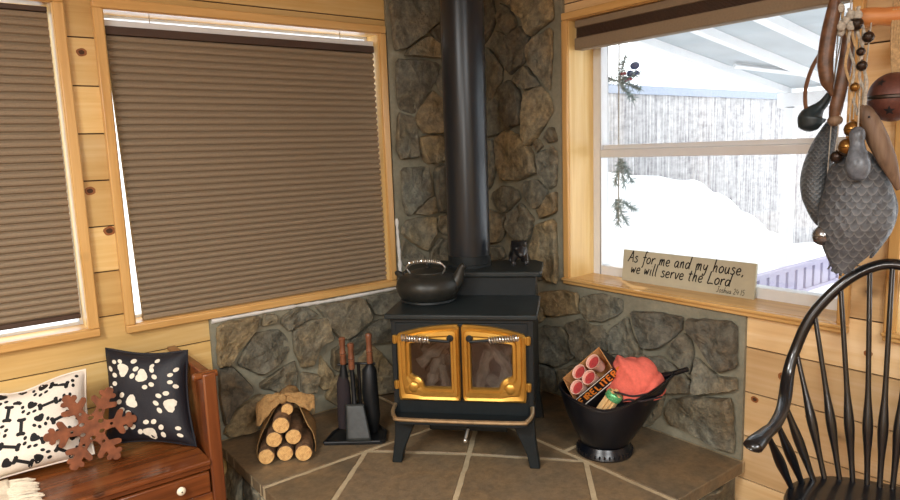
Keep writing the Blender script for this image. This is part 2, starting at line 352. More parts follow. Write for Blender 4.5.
LEFT_STONES=[[(-0.522,2.076),(-0.456,2.088),(-0.346,2.164),(-0.204,2.262),(-0.206,2.364),(-0.536,2.330)],
[(-0.285,2.192),(-0.257,2.147),(-0.196,2.128),(-0.080,2.135),(-0.035,2.238),(-0.072,2.314),(-0.201,2.254)],
[(-0.427,2.097),(-0.458,2.052),(-0.351,2.055),(-0.185,2.055),(-0.197,2.115),(-0.296,2.165)],
[(-0.514,1.877),(-0.501,1.781),(-0.406,1.751),(-0.289,1.891),(-0.246,1.941),(-0.232,2.026),(-0.352,2.036),(-0.515,2.031)],
[(-0.250,1.933),(-0.238,1.893),(-0.188,1.837),(-0.046,1.890),(-0.063,2.022),(-0.201,2.023)],
[(-0.375,1.770),(-0.404,1.714),(-0.351,1.649),(-0.192,1.648),(-0.195,1.817),(-0.275,1.884)],
[(-0.535,1.565),(-0.511,1.517),(-0.394,1.526),(-0.393,1.658),(-0.416,1.738),(-0.513,1.761)],
[(-0.376,1.550),(-0.349,1.487),(-0.267,1.489),(-0.188,1.511),(-0.191,1.632),(-0.382,1.634)],
[(-0.509,1.273),(-0.483,1.210),(-0.432,1.249),(-0.327,1.321),(-0.314,1.367),(-0.320,1.466),(-0.508,1.466)],
[(-0.286,1.298),(-0.276,1.213),(-0.162,1.204),(-0.146,1.340),(-0.189,1.491),(-0.295,1.457)],
[(-0.349,1.286),(-0.418,1.241),(-0.437,1.218),(-0.353,1.206),(-0.290,1.214),(-0.294,1.307)],
[(-0.527,1.116),(-0.422,1.034),(-0.363,1.005),(-0.295,1.113),(-0.291,1.189),(-0.484,1.189),(-0.525,1.152)],
[(-0.283,1.132),(-0.264,1.096),(-0.147,1.046),(-0.163,1.187),(-0.270,1.192)],
[(-0.531,1.005),(-0.511,0.936),(-0.408,0.914),(-0.395,0.980),(-0.433,1.023),(-0.519,1.089)],
[(-0.344,0.957),(-0.325,0.911),(-0.154,0.889),(-0.170,1.031),(-0.265,1.067),(-0.332,0.998)],
[(-1.565,0.613),(-1.510,0.601),(-1.457,0.671),(-1.368,0.751),(-1.349,0.811),(-1.552,0.814)],
[(-1.343,0.761),(-1.270,0.762),(-1.274,0.802),(-1.323,0.816)],
[(-1.429,0.665),(-1.477,0.603),(-1.371,0.529),(-1.267,0.561),(-1.211,0.609),(-1.217,0.671),(-1.265,0.726),(-1.375,0.728)],
[(-1.247,0.757),(-1.214,0.713),(-1.094,0.752),(-1.049,0.762),(-1.110,0.824),(-1.174,0.825),(-1.234,0.785)],
[(-1.186,0.594),(-1.154,0.515),(-1.089,0.510),(-1.049,0.606),(-0.980,0.624),(-1.001,0.738),(-1.095,0.739),(-1.194,0.705)],
[(-1.371,0.460),(-1.267,0.418),(-1.193,0.420),(-1.178,0.489),(-1.194,0.555),(-1.374,0.485)],
[(-1.164,0.382),(-1.087,0.373),(-1.071,0.453),(-1.161,0.490)],
[(-1.057,0.492),(-1.063,0.399),(-1.043,0.367),(-0.979,0.378),(-0.982,0.422),(-1.042,0.547)],
[(-1.566,0.450),(-1.560,0.332),(-1.516,0.387),(-1.410,0.469),(-1.498,0.598),(-1.562,0.593)],
[(-1.537,0.262),(-1.410,0.262),(-1.408,0.323),(-1.334,0.355),(-1.293,0.393),(-1.388,0.434),(-1.517,0.370),(-1.564,0.292)],
[(-1.269,0.285),(-1.165,0.262),(-1.106,0.262),(-1.099,0.355),(-1.271,0.382)],
[(-1.030,0.764),(-0.958,0.644),(-0.895,0.602),(-0.734,0.687),(-0.792,0.811),(-1.060,0.808)],
[(-0.707,0.698),(-0.563,0.701),(-0.567,0.806),(-0.770,0.807)],
[(-0.897,0.572),(-0.838,0.503),(-0.752,0.559),(-0.582,0.524),(-0.565,0.656),(-0.708,0.671),(-0.868,0.595)],
[(-0.990,0.472),(-0.906,0.420),(-0.885,0.480),(-0.913,0.583),(-0.984,0.566)],
[(-1.043,0.324),(-0.970,0.262),(-0.863,0.262),(-0.879,0.430),(-0.976,0.420)],
[(-0.844,0.272),(-0.737,0.262),(-0.619,0.262),(-0.611,0.367),(-0.735,0.538),(-0.830,0.484)],
[(-0.533,2.448),(-0.475,2.439),(-0.398,2.445),(-0.393,2.505),(-0.405,2.572),(-0.467,2.574),(-0.533,2.572),(-0.538,2.505)],
[(-0.371,2.442),(-0.284,2.439),(-0.202,2.448),(-0.203,2.505),(-0.207,2.572),(-0.276,2.577),(-0.358,2.572),(-0.369,2.505)],
[(-0.183,2.447),(-0.099,2.439),(-0.037,2.440),(-0.042,2.505),(-0.047,2.572),(-0.117,2.576),(-0.177,2.572),(-0.179,2.505)],
[(-0.083,1.515),(-0.074,1.504),(-0.040,1.515),(-0.042,1.576),(-0.048,1.648),(-0.065,1.649),(-0.081,1.648),(-0.086,1.576)],
[(-0.191,0.286),(-0.132,0.282),(-0.067,0.284),(-0.062,0.364),(-0.067,0.447),(-0.118,0.441),(-0.178,0.447),(-0.188,0.364)],
[(-0.183,0.472),(-0.137,0.471),(-0.059,0.478),(-0.062,0.548),(-0.067,0.625),(-0.121,0.625),(-0.186,0.625),(-0.188,0.548)],
[(-0.191,0.658),(-0.129,0.649),(-0.066,0.653),(-0.069,0.735),(-0.076,0.821),(-0.128,0.825),(-0.180,0.821),(-0.188,0.735)],
[(-0.534,0.294),(-0.440,0.282),(-0.343,0.293),(-0.348,0.363),(-0.353,0.443),(-0.448,0.444),(-0.536,0.443),(-0.538,0.363)],
[(-0.320,0.294),(-0.279,0.282),(-0.216,0.291),(-0.212,0.363),(-0.222,0.443),(-0.256,0.448),(-0.314,0.443),(-0.324,0.363)],
[(-0.540,0.471),(-0.490,0.467),(-0.447,0.475),(-0.445,0.538),(-0.449,0.609),(-0.501,0.609),(-0.533,0.609),(-0.538,0.538)],
[(-0.426,0.475),(-0.347,0.467),(-0.266,0.474),(-0.267,0.538),(-0.270,0.609),(-0.337,0.610),(-0.420,0.609),(-0.421,0.538)],
[(-0.243,0.472),(-0.230,0.467),(-0.210,0.468),(-0.212,0.538),(-0.218,0.609),(-0.227,0.611),(-0.233,0.609),(-0.243,0.538)],
[(-0.533,0.636),(-0.449,0.633),(-0.376,0.638),(-0.380,0.700),(-0.381,0.768),(-0.468,0.772),(-0.534,0.768),(-0.538,0.700)],
[(-0.352,0.637),(-0.278,0.633),(-0.211,0.642),(-0.212,0.700),(-0.214,0.768),(-0.296,0.764),(-0.349,0.768),(-0.356,0.700)],
[(-0.533,0.800),(-0.523,0.792),(-0.481,0.801),(-0.485,0.815),(-0.493,0.838),(-0.507,0.842),(-0.527,0.838),(-0.538,0.815)],
[(-0.457,0.803),(-0.367,0.792),(-0.287,0.797),(-0.287,0.815),(-0.296,0.838),(-0.368,0.843),(-0.450,0.838),(-0.461,0.815)],
[(-0.262,0.800),(-0.244,0.792),(-0.216,0.798),(-0.212,0.815),(-0.215,0.838),(-0.231,0.837),(-0.260,0.838),(-0.263,0.815)]]
RIGHT_STONES=[[(-0.035,2.380),(-0.229,2.342),(-0.250,2.261),(-0.224,2.191),(-0.152,2.119),(-0.035,2.138)],
[(-0.255,2.257),(-0.288,2.312),(-0.368,2.267),(-0.417,2.179),(-0.341,2.149),(-0.284,2.186)],
[(-0.259,2.367),(-0.397,2.340),(-0.382,2.283),(-0.300,2.324)],
[(-0.405,2.323),(-0.666,2.273),(-0.674,2.166),(-0.592,2.137),(-0.523,2.111),(-0.471,2.200),(-0.386,2.263)],
[(-0.455,2.169),(-0.507,2.106),(-0.473,2.029),(-0.468,1.985),(-0.358,1.936),(-0.306,1.997),(-0.296,2.068),(-0.364,2.138)],
[(-0.252,2.175),(-0.295,2.158),(-0.329,2.140),(-0.283,2.031),(-0.213,2.098)],
[(-0.191,2.095),(-0.298,1.982),(-0.291,1.912),(-0.164,1.803),(-0.035,1.805),(-0.043,2.118)],
[(-0.533,2.095),(-0.663,2.130),(-0.653,1.977),(-0.641,1.833),(-0.588,1.882),(-0.488,2.012),(-0.478,2.043)],
[(-0.472,1.972),(-0.552,1.889),(-0.573,1.863),(-0.469,1.852),(-0.436,1.882),(-0.396,1.909)],
[(-0.249,1.877),(-0.357,1.909),(-0.420,1.853),(-0.450,1.743),(-0.437,1.677),(-0.373,1.662),(-0.286,1.754),(-0.259,1.820)],
[(-0.473,1.836),(-0.583,1.856),(-0.644,1.789),(-0.657,1.729),(-0.572,1.630),(-0.506,1.558),(-0.467,1.619),(-0.460,1.758)],
[(-0.174,1.794),(-0.230,1.825),(-0.299,1.705),(-0.357,1.663),(-0.203,1.624),(-0.048,1.635),(-0.054,1.769)],
[(-0.605,1.594),(-0.656,1.653),(-0.682,1.581),(-0.624,1.579)],
[(-0.227,1.601),(-0.326,1.649),(-0.440,1.612),(-0.474,1.592),(-0.533,1.498),(-0.542,1.421),(-0.412,1.384),(-0.281,1.382),(-0.234,1.453)],
[(-0.151,1.603),(-0.202,1.602),(-0.222,1.449),(-0.180,1.335),(-0.035,1.314),(-0.046,1.590)],
[(-0.491,1.584),(-0.550,1.590),(-0.584,1.558),(-0.542,1.529)],
[(-0.549,1.518),(-0.655,1.554),(-0.679,1.526),(-0.676,1.361),(-0.630,1.341),(-0.559,1.406)],
[(-0.439,1.370),(-0.535,1.387),(-0.616,1.332),(-0.582,1.262),(-0.521,1.236),(-0.448,1.293)],
[(-0.647,1.312),(-0.678,1.328),(-0.676,1.224),(-0.564,1.187),(-0.529,1.223),(-0.591,1.256),(-0.624,1.311)],
[(-0.204,1.315),(-0.304,1.351),(-0.399,1.329),(-0.416,1.284),(-0.300,1.200),(-0.214,1.247),(-0.177,1.276)],
[(-0.420,1.263),(-0.515,1.185),(-0.479,1.070),(-0.425,1.019),(-0.314,1.123),(-0.341,1.208)],
[(-0.157,1.212),(-0.282,1.185),(-0.292,1.105),(-0.252,1.037),(-0.035,1.005),(-0.035,1.192)],
[(-0.530,1.151),(-0.670,1.190),(-0.676,1.024),(-0.678,0.855),(-0.612,0.862),(-0.541,0.930),(-0.487,1.006),(-0.500,1.088)],
[(-0.035,0.987),(-0.257,1.014),(-0.292,0.953),(-0.177,0.906),(-0.035,0.888)],
[(-0.425,1.003),(-0.475,0.995),(-0.530,0.929),(-0.568,0.853),(-0.422,0.884),(-0.316,0.938)],
[(-0.560,0.795),(-0.720,0.826),(-0.816,0.825),(-0.825,0.729),(-0.718,0.698),(-0.623,0.682),(-0.564,0.758)],
[(-0.840,0.811),(-0.953,0.845),(-1.083,0.835),(-1.083,0.773),(-0.990,0.716),(-0.868,0.701),(-0.833,0.746)],
[(-0.499,0.561),(-0.590,0.620),(-0.713,0.627),(-0.774,0.563),(-0.802,0.493),(-0.694,0.420),(-0.564,0.423),(-0.473,0.424)],
[(-0.732,0.655),(-0.829,0.696),(-0.906,0.672),(-1.011,0.699),(-0.995,0.564),(-0.841,0.480),(-0.792,0.535),(-0.779,0.604)],
[(-1.026,0.687),(-1.118,0.755),(-1.144,0.669),(-1.194,0.622),(-1.194,0.580),(-1.029,0.575)],
[(-0.472,0.384),(-0.575,0.402),(-0.647,0.386),(-0.667,0.278),(-0.605,0.262),(-0.468,0.262)],
[(-0.687,0.396),(-0.797,0.451),(-0.857,0.456),(-0.837,0.356),(-0.697,0.303)],
[(-0.363,0.752),(-0.537,0.786),(-0.595,0.690),(-0.568,0.636),(-0.358,0.563)],
[(-1.142,0.790),(-1.293,0.808),(-1.407,0.811),(-1.399,0.749),(-1.295,0.649),(-1.213,0.632),(-1.163,0.721)],
[(-1.440,0.809),(-1.652,0.832),(-1.657,0.644),(-1.591,0.613),(-1.553,0.635),(-1.476,0.717),(-1.432,0.764)],
[(-1.327,0.633),(-1.412,0.739),(-1.444,0.723),(-1.462,0.674),(-1.452,0.567),(-1.406,0.592)],
[(-1.474,0.648),(-1.531,0.607),(-1.575,0.587),(-1.659,0.600),(-1.660,0.553),(-1.481,0.489),(-1.469,0.572)],
[(-1.239,0.596),(-1.305,0.611),(-1.403,0.560),(-1.456,0.533),(-1.457,0.483),(-1.339,0.459),(-1.272,0.540)],
[(-1.351,0.422),(-1.495,0.478),(-1.649,0.513),(-1.656,0.280),(-1.584,0.271),(-1.464,0.304),(-1.342,0.299),(-1.322,0.349)],
[(-0.992,0.544),(-1.210,0.607),(-1.259,0.528),(-1.327,0.435),(-1.309,0.345),(-1.243,0.262),(-1.079,0.262),(-0.992,0.325)],
[(-0.693,2.390),(-0.654,2.386),(-0.630,2.390),(-0.624,2.451),(-0.628,2.517),(-0.661,2.521),(-0.688,2.517),(-0.688,2.451)],
[(-0.600,2.391),(-0.537,2.386),(-0.447,2.397),(-0.453,2.451),(-0.459,2.517),(-0.518,2.511),(-0.593,2.517),(-0.600,2.451)],
[(-0.428,2.397),(-0.363,2.386),(-0.280,2.397),(-0.276,2.451),(-0.283,2.517),(-0.346,2.522),(-0.418,2.517),(-0.429,2.451)],
[(-0.254,2.386),(-0.170,2.386),(-0.106,2.392),(-0.102,2.451),(-0.109,2.517),(-0.168,2.511),(-0.241,2.517),(-0.252,2.451)],
[(-0.079,2.388),(-0.050,2.386),(-0.044,2.396),(-0.042,2.451),(-0.043,2.517),(-0.064,2.515),(-0.070,2.517),(-0.078,2.451)],
[(-0.682,2.549),(-0.640,2.541),(-0.565,2.542),(-0.571,2.564),(-0.573,2.588),(-0.636,2.589),(-0.680,2.588),(-0.688,2.564)],
[(-0.548,2.552),(-0.456,2.541),(-0.391,2.541),(-0.386,2.564),(-0.394,2.588),(-0.475,2.591),(-0.536,2.588),(-0.547,2.564)],
[(-0.358,2.550),(-0.274,2.541),(-0.187,2.549),(-0.183,2.564),(-0.187,2.588),(-0.273,2.594),(-0.353,2.588),(-0.362,2.564)],
[(-0.159,2.541),(-0.095,2.541),(-0.042,2.546),(-0.042,2.564),(-0.044,2.588),(-0.109,2.587),(-0.147,2.588),(-0.159,2.564)],
[(-0.289,0.290),(-0.222,0.282),(-0.143,0.290),(-0.141,0.352),(-0.151,0.422),(-0.206,0.424),(-0.286,0.422),(-0.288,0.352)],
[(-0.113,0.292),(-0.098,0.282),(-0.062,0.283),(-0.062,0.352),(-0.062,0.422),(-0.093,0.418),(-0.114,0.422),(-0.117,0.352)],
[(-0.284,0.453),(-0.252,0.446),(-0.229,0.451),(-0.224,0.527),(-0.235,0.609),(-0.244,0.611),(-0.277,0.609),(-0.288,0.527)],
[(-0.203,0.449),(-0.120,0.446),(-0.059,0.455),(-0.062,0.527),(-0.067,0.609),(-0.121,0.604),(-0.197,0.609),(-0.200,0.527)],
[(-0.293,0.642),(-0.235,0.633),(-0.182,0.643),(-0.177,0.700),(-0.179,0.768),(-0.227,0.772),(-0.279,0.768),(-0.288,0.700)],
[(-0.155,0.635),(-0.108,0.633),(-0.057,0.636),(-0.062,0.700),(-0.073,0.768),(-0.103,0.763),(-0.150,0.768),(-0.153,0.700)],
[(-0.287,0.797),(-0.205,0.792),(-0.127,0.798),(-0.124,0.840),(-0.124,0.888),(-0.215,0.885),(-0.285,0.888),(-0.288,0.840)],
[(-0.234,0.293),(-0.179,0.282),(-0.137,0.290),(-0.131,0.366),(-0.142,0.449),(-0.180,0.446),(-0.229,0.449),(-0.238,0.366)],
[(-0.105,0.290),(-0.083,0.282),(-0.041,0.285),(-0.042,0.366),(-0.048,0.449),(-0.079,0.451),(-0.104,0.449),(-0.107,0.366)],
[(-0.236,0.481),(-0.175,0.473),(-0.104,0.474),(-0.108,0.540),(-0.110,0.606),(-0.171,0.609),(-0.235,0.606),(-0.238,0.540)],
[(-0.090,0.481),(-0.074,0.473),(-0.037,0.474),(-0.042,0.540),(-0.048,0.606),(-0.075,0.606),(-0.075,0.606),(-0.084,0.540)],
[(-0.243,0.639),(-0.188,0.630),(-0.123,0.633),(-0.121,0.705),(-0.130,0.780),(-0.188,0.777),(-0.233,0.780),(-0.238,0.705)],
[(-0.100,0.637),(-0.070,0.630),(-0.048,0.641),(-0.042,0.705),(-0.045,0.780),(-0.059,0.782),(-0.093,0.780),(-0.097,0.705)],
[(-0.236,0.809),(-0.172,0.804),(-0.112,0.812),(-0.115,0.846),(-0.122,0.888),(-0.188,0.885),(-0.228,0.888),(-0.238,0.846)],
[(-0.390,0.292),(-0.360,0.282),(-0.307,0.282),(-0.312,0.359),(-0.322,0.435),(-0.361,0.432),(-0.377,0.435),(-0.388,0.359)],
[(-0.348,0.462),(-0.328,0.459),(-0.309,0.469),(-0.312,0.474),(-0.317,0.488),(-0.332,0.492),(-0.343,0.488),(-0.349,0.474)]]
# ------------------------------------------------------------------ scene values
SKY = 2.9; SUN = 2.5; EXPO = 0.0
LAMPS = [('ceiling_lamp', (-4.0, -2.3, 2.56), (0, 0, 0), .9, 140, (.98, .99, .97), None),
         ('ceiling_lamp', (-2.6, -4.6, 2.56), (0, 0, 0), 1.2, 170, (.97, .99, 1), None),
         ('fill_light', (-4.3, -3.9, 1.75), (math.radians(88), 0, math.radians(-48)), .5, 27, (1, .96, .90), None)]  # last entry: added fill, no real fixture, brightens stones and pipe from the front
PB = [(-2.075, -.18, .445), (-1.80, -.42, .436), (-2.025, -.10, .812), (-1.775, -.33, .80)]
PWH = [(-2.66, -.24, .435), (-2.13, -.25, .45), (-2.62, -.10, .75), (-2.107, -.11, .745)]
KL = [(-1.975, 1.985, .016), (-2.0, 1.44, .017), (-1.945, 1.272, .019), (-2.3, .62, .014)]
KR = [(-1.83, .642, .017), (-1.72, .52, .013), (-1.93, .51, .010), (-2.0, .2, .017), (-2.12, .80, .012)]
# ------------------------------------------------------------------ the setting
CEIL = 2.6
SEAMS = [.355 + .1875 * k for k in range(-2, 13)]
def planks(name, side, lo, hi, openings, mat, knots=(), extra_gap=.0028):
    """horizontal tongue and groove boards; openings are (a0, a1, z0, z1)"""
    mb = MB(); rnd = random.Random(name)
    for i in range(len(SEAMS) - 1):
        z0, z1 = max(0, SEAMS[i]), min(CEIL, SEAMS[i + 1])
        if z1 - z0 < .01: continue
        cuts = sorted({z0, z1} | {z for o in openings for z in o[2:4] if z0 < z < z1})
        mb.t = rnd.random()
        for j in range(len(cuts) - 1):
            y0 = cuts[j] + (extra_gap if j == 0 else 0); y1 = cuts[j + 1] - (extra_gap if j == len(cuts) - 2 else 0)
            if y1 - y0 < .002: continue
            segs = [(lo, hi)]
            for o in openings:
                if o[2] < (y0 + y1) / 2 < o[3]:
                    ns = []
                    for a, b in segs:
                        if o[0] > a: ns.append((a, min(b, o[0])))
                        if o[1] < b: ns.append((max(a, o[1]), b))
                    segs = [s for s in ns if s[1] - s[0] > .002]
            for a, b in segs:
                if side == 'L': mb.box((a, .012, y0), (b, .03, y1))
                else: mb.box((.012, a, y0), (.03, b, y1))
    # backing behind the grooves
    mb.t = .15; mb.cur = 1
    zc = sorted({0, CEIL} | {z for o in openings for z in o[2:4]})
    for j in range(len(zc) - 1):
        segs = [(lo, hi)]
        for o in openings:
            if o[2] < (zc[j] + zc[j + 1]) / 2 < o[3]:
                ns = []
                for a, b in segs:
                    if o[0] > a: ns.append((a, min(b, o[0])))
                    if o[1] < b: ns.append((max(a, o[1]), b))
                segs = [s for s in ns if s[1] - s[0] > .002]
        for a, b in segs:
            if side == 'L': mb.box((a, .0205, zc[j]), (b, .13, zc[j + 1]))
            else: mb.box((.0205, a, zc[j]), (.13, b, zc[j + 1]))
    for a, z, r in knots:
        for rr, d, sl in ((r, .0116, 2), (r * .55, .0112, 3)):
            mb.cur = sl; P = circle(a, z, rr * 1.25, rr, 16, .3)
            P = [(x + .12 * rr * math.sin(5 * i), y) for i, (x, y) in enumerate(P)]
            mb.add([(x, d, y) if side == 'L' else (d, x, y) for x, y in P], [tuple(range(16))])
    return struct(mb.build(name, [mat, M['groove'], M['knot_rim'], M['groove']], smooth=0, weld=False))

W_BIG = (-1.887, -.603, .868, 2.158)
W_SIDE = (-3.42, -2.062, .878, 2.165)
W_RIGHT = (-2.02, -.752, .893, 2.150)
W_NEXT = (-3.55, -2.205, .893, 2.150)
planks('wall_left', 'L', -6.0, .13, [W_BIG, W_SIDE], M['pine_wall'], KL)
planks('wall_right', 'R', -6.6, .012, [W_RIGHT, W_NEXT], M['pine_wall_y'], KR)
struct(MB().box((-6.1, -6.7, 0), (.13, -6.6, CEIL)).build('wall_back', M['pine_wall'], smooth=0))
struct(MB().box((-6.1, -6.6, 0), (-6.0, .13, CEIL)).build('wall_far_side', M['pine_wall_y'], smooth=0))
struct(MB().box((-6.1, -6.7, CEIL), (.13, .13, CEIL + .1)).build('ceiling', M['ceil'], smooth=0))
fm = MB(); rnd = random.Random(4)
for i in range(52):
    fm.t = rnd.random(); fm.box((-6.0, -6.6 + i * .13 + .001, -.02), (.012, -6.6 + (i + 1) * .13 - .001, 0))
fm.box((-6.1, -6.7, -.1), (.13, .13, -.02))
struct(fm.build('floor', M['floor'], smooth=0, weld=False))

# --- windows: pine trim and jamb, white sash, glass
def window(name, side, o, tw, jamb, glaze, mull=None, sash=.045, sill=False):
    a0, a1, z0, z1 = o
    def P(mb, a, b, za, zb, d0, d1):
        if side == 'L': mb.box((a, d0, za), (b, d1, zb))
        else: mb.box((d0, a, za), (d1, b, zb))
    root = bpy.data.objects.new(name, None); COL.objects.link(root); struct(root)
    hm = M['trim_x'] if side == 'L' else M['trim_y']
    for nm, args, mt in (('head_trim', (a0 - tw, a1 + tw, z1, z1 + tw), hm), ('bottom_trim', (a0 - tw, a1 + tw, z0 - tw * .85, z0), hm),
                     ('side_trim', (a0 - tw, a0, z0, z1), M['trim_z']), ('side_trim', (a1, a1 + tw, z0, z1), M['trim_z'])):
        mb = MB(); P(mb, *args, -.016 if nm != 'bottom_trim' else -.02, .012); mb.build(nm, mt, root, bevel=.005)
        if nm == 'bottom_trim' and sill:
            mb = MB(); P(mb, a0 - tw, a1 + tw, z0 - .012, z0 + .002, -.032, .0); mb.build('sill_nose', mt, root, bevel=.004)
    jb = MB(); T = .02
    P(jb, a0 - .001, a0 + .003, z0, z1, -.002, jamb); P(jb, a1 - .003, a1 + .001, z0, z1, -.002, jamb); jb.t = .9
    jb.build('side_jamb', wood_jamb_z, root)
    jb = MB(); jb.t = .9; P(jb, a0, a1, z0 - .001, z0 + .003, -.002, jamb); jb.build('sill_board', hm, root)
    jb = MB(); jb.t = .9; P(jb, a0, a1, z1 - .003, z1 + .001, -.002, jamb); jb.build('head_jamb', hm, root)
    s = sash
    fr = MB(); e = .06
    P(fr, a0 - T, a0 + s, z0 - T, z1 + T, jamb, jamb + e); P(fr, a1 - s, a1 + T, z0 - T, z1 + T, jamb, jamb + e)
    P(fr, a0 + s, a1 - s, z0 - T, z0 + s, jamb, jamb + e); P(fr, a0 + s, a1 - s, z1 - s, z1 + T, jamb, jamb + e)
    fr.build('sash_frame', M['white_vinyl'], root, bevel=.004)
    if mull:
        mr = MB(); P(mr, a0 + s, a1 - s, mull - .027, mull + .012, jamb - .006, jamb + e - .02); mr.build('meeting_rail', M['white_vinyl'], root, bevel=.004)
        mr = MB(); P(mr, a0 + s, a1 - s, mull + .012, mull + .034, jamb + .012, jamb + e); mr.build('meeting_rail', M['white_vinyl'], root, bevel=.003)
    g = MB(); P(g, a0 + s - .004, a1 - s + .004, z0 + s - .004, z1 - s + .004, jamb + .03, jamb + .034); g.build('glass', M['glass'], root, smooth=0)
    return root
wood_jamb_z = wood('pine_jamb', PINE, 2, 8, .38, .35)
window('window_1', 'L', W_BIG, .039, .11, 0, sash=.016)
window('window_2', 'L', W_SIDE, .039, .11, 0, sash=.016)
window('window_3', 'R', W_RIGHT, .036, .174, 0, mull=1.518, sash=.05, sill=True)
window('window_4', 'R', W_NEXT, .036, .174, 0, mull=1.518, sash=.05, sill=True)

# --- stone facing: one mortar bed and the field stones set in it, per wall
from mathutils import geometry
GROW = .005
def chaikin(p):
    out = []
    for i in range(len(p)):
        a = V(p[i]); b = V(p[(i + 1) % len(p)]); out += [a.lerp(b, .10), a.lerp(b, .90)]
    return out
def stones(mb, polys, side, seed, place=None, H0=.040):
    rnd = random.Random(seed)
    for pi_, p in enumerate(polys):
        p = [V(q) for q in p]
        cx = sum((q for q in p), V((0, 0))) / len(p)
        p = chaikin(p)
        ring = []
        for i in range(len(p)):
            a, b = p[i], p[(i + 1) % len(p)]
            n = max(1, int((b - a).length / .014))
            for k in range(n):
                q = a.lerp(b, k / n)
                j = noise.noise(V((q.x * 34, q.y * 34, seed))) * .006
                ring.append(q + (q - cx).normalized() * (j + GROW))
        n = len(ring)
        ring = [q for q in ring]
        size = min(.1, (sum((q - cx).length for q in ring) / n))
        H = H0 * (.6 + .6 * rnd.random()) * (.5 + size * 5)
        tiltx, tilty = rnd.uniform(-.12, .12), rnd.uniform(-.10, .16)
        ts = [.07, .0, .02, .07, .18, .34, .52, .70, .86]
        hs = [0, .45, .8, 1, 1, 1, 1, 1, 1]
        mb.t = rnd.random()
        vs = []
        off = V((rnd.random() * 50, rnd.random() * 50, rnd.random() * 50))
        for t, eh in zip(ts, hs):
            for q in ring:
                w = q.lerp(cx, t)
                v3 = V((w.x, w.y, 0)) * 1.0
                edge = eh
                r1 = noise.noise(v3 * 9 + off); r2 = noise.noise(v3 * 24 + off); r3 = noise.noise(v3 * 60 + off)
                step = math.floor(r1 * 3.2 + .5) / 3.2 * .6 + r1 * .4
                d = .004 + edge * (H + .024 * step + .008 * r2 + .003 * r3 + (w.x - cx.x) * tiltx + (w.y - cx.y) * -tilty)
                d = max(.002, d)
                vs.append((w.x, -d, w.y) if side == 'L' else (-d, w.x, w.y))
        d = vs[-1]
        c = V((0, 0, 0))
        for q in vs[-n:]: c += V(q)
        vs.append(tuple(c / n))
        fs = []
        for i in range(len(ts) - 1):
            for k in range(n):
                fs.append((i * n + k, i * n + (k + 1) % n, (i + 1) * n + (k + 1) % n, (i + 1) * n + k))
        L = len(vs) - 1
        for k in range(n): fs.append(((len(ts) - 1) * n + k, (len(ts) - 1) * n + (k + 1) % n, L))
        if place: vs = [place(q) for q in vs]
        mb.add(vs, fs)
def clipL(p): return [(max(a, -.535), z) if z > .86 and min(q[0] for q in p) > -.62 else (a, min(z, .81) if a < -.56 else z) for a, z in p]
def clipR(p): return [(max(a, -.70), z) if z > .875 and min(q[0] for q in p) > -.76 else (a, min(z, .842) if a < -.715 else z) for a, z in p]
sm = MB()
sm.cur = 1; sm.box((-1.578, -.004, .25), (-.553, .0115, .833)); sm.box((-.5525, -.004, .25), (.0, .0115, CEIL)); sm.cur = 0
stones(sm, [clipL(p) for p in LEFT_STONES], 'L', 11)
struct(sm.build('wall_stone_left', [M['stone'], M['mortar']], smooth=28, weld=False))
sm = MB()
sm.cur = 1; sm.box((-.004, -1.68, .25), (.0115, -.717, .858)); sm.box((-.004, -.7165, .25), (.0115, .0, CEIL)); sm.cur = 0
stones(sm, [clipR(p) for p in RIGHT_STONES], 'R', 23)
struct(sm.build('wall_stone_right', [M['stone'], M['mortar']], smooth=28, weld=False))
# white strip shaped to stand for daylight leaking along the big window's trim
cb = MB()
def bead(pts, w):  # one length of the light-leak strip
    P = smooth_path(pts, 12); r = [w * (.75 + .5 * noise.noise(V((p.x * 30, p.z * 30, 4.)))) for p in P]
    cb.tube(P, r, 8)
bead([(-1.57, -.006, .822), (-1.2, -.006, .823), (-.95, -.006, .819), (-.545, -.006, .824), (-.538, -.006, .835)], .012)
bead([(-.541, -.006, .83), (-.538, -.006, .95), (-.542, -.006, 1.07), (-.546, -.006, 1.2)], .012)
struct(cb.build('light_leak_strip', M['leak_glow']))

# --- raised hearth: slab of slate tiles in pale grout over a stone base
HZ = .25
OUT = [(0, 0), (-1.592, 0), (-1.60, -.86), (-.76, -1.69), (0, -1.69)]
def inset(poly, d):
    n = len(poly); res = []
    ar = sum(poly[i][0] * poly[(i + 1) % n][1] - poly[(i + 1) % n][0] * poly[i][1] for i in range(n))
    sg = 1 if ar > 0 else -1
    for i in range(n):
        a, b, c = V(poly[i - 1]), V(poly[i]), V(poly[(i + 1) % n])
        e1 = (b - a).normalized(); e2 = (c - b).normalized()
        n1 = V((-e1.y, e1.x)) * sg; n2 = V((-e2.y, e2.x)) * sg
        k = (n1 + n2); k = k / max(.35, k.length_squared) * 2
        res.append(b + k * d)
    return res
TILES = [[(-1.604, 0), (-1.609, -.568), (-1.12, -.556), (-.72, -.553), (-.72, 0)],
         [(-.72, 0), (-.72, -.553), (-.477, -.553), (0, -.553), (0, 0)],
         [(-1.12, -.556), (-.80, -.885), (-.60, -.69), (-.72, -.553)],
         [(-.72, -.553), (-.60, -.69), (-.80, -.885), (-.478, -1.262), (-.477, -.553)],
         [(0, -.553), (-.477, -.553), (-.478, -1.137), (0, -1.137)],
         [(0, -1.137), (-.478, -1.137), (-.478, -1.702), (0, -1.702)],
         [(-1.609, -.568), (-1.12, -.556), (-1.54, -.938), (-1.612, -.866)],
         [(-1.12, -.556), (-.80, -.885), (-1.21, -1.264), (-1.54, -.938)],
         [(-.80, -.885), (-.478, -1.262), (-.83, -1.639), (-1.21, -1.264)],
         [(-.478, -1.262), (-.478, -1.702), (-.76, -1.702), (-.83, -1.639)]]
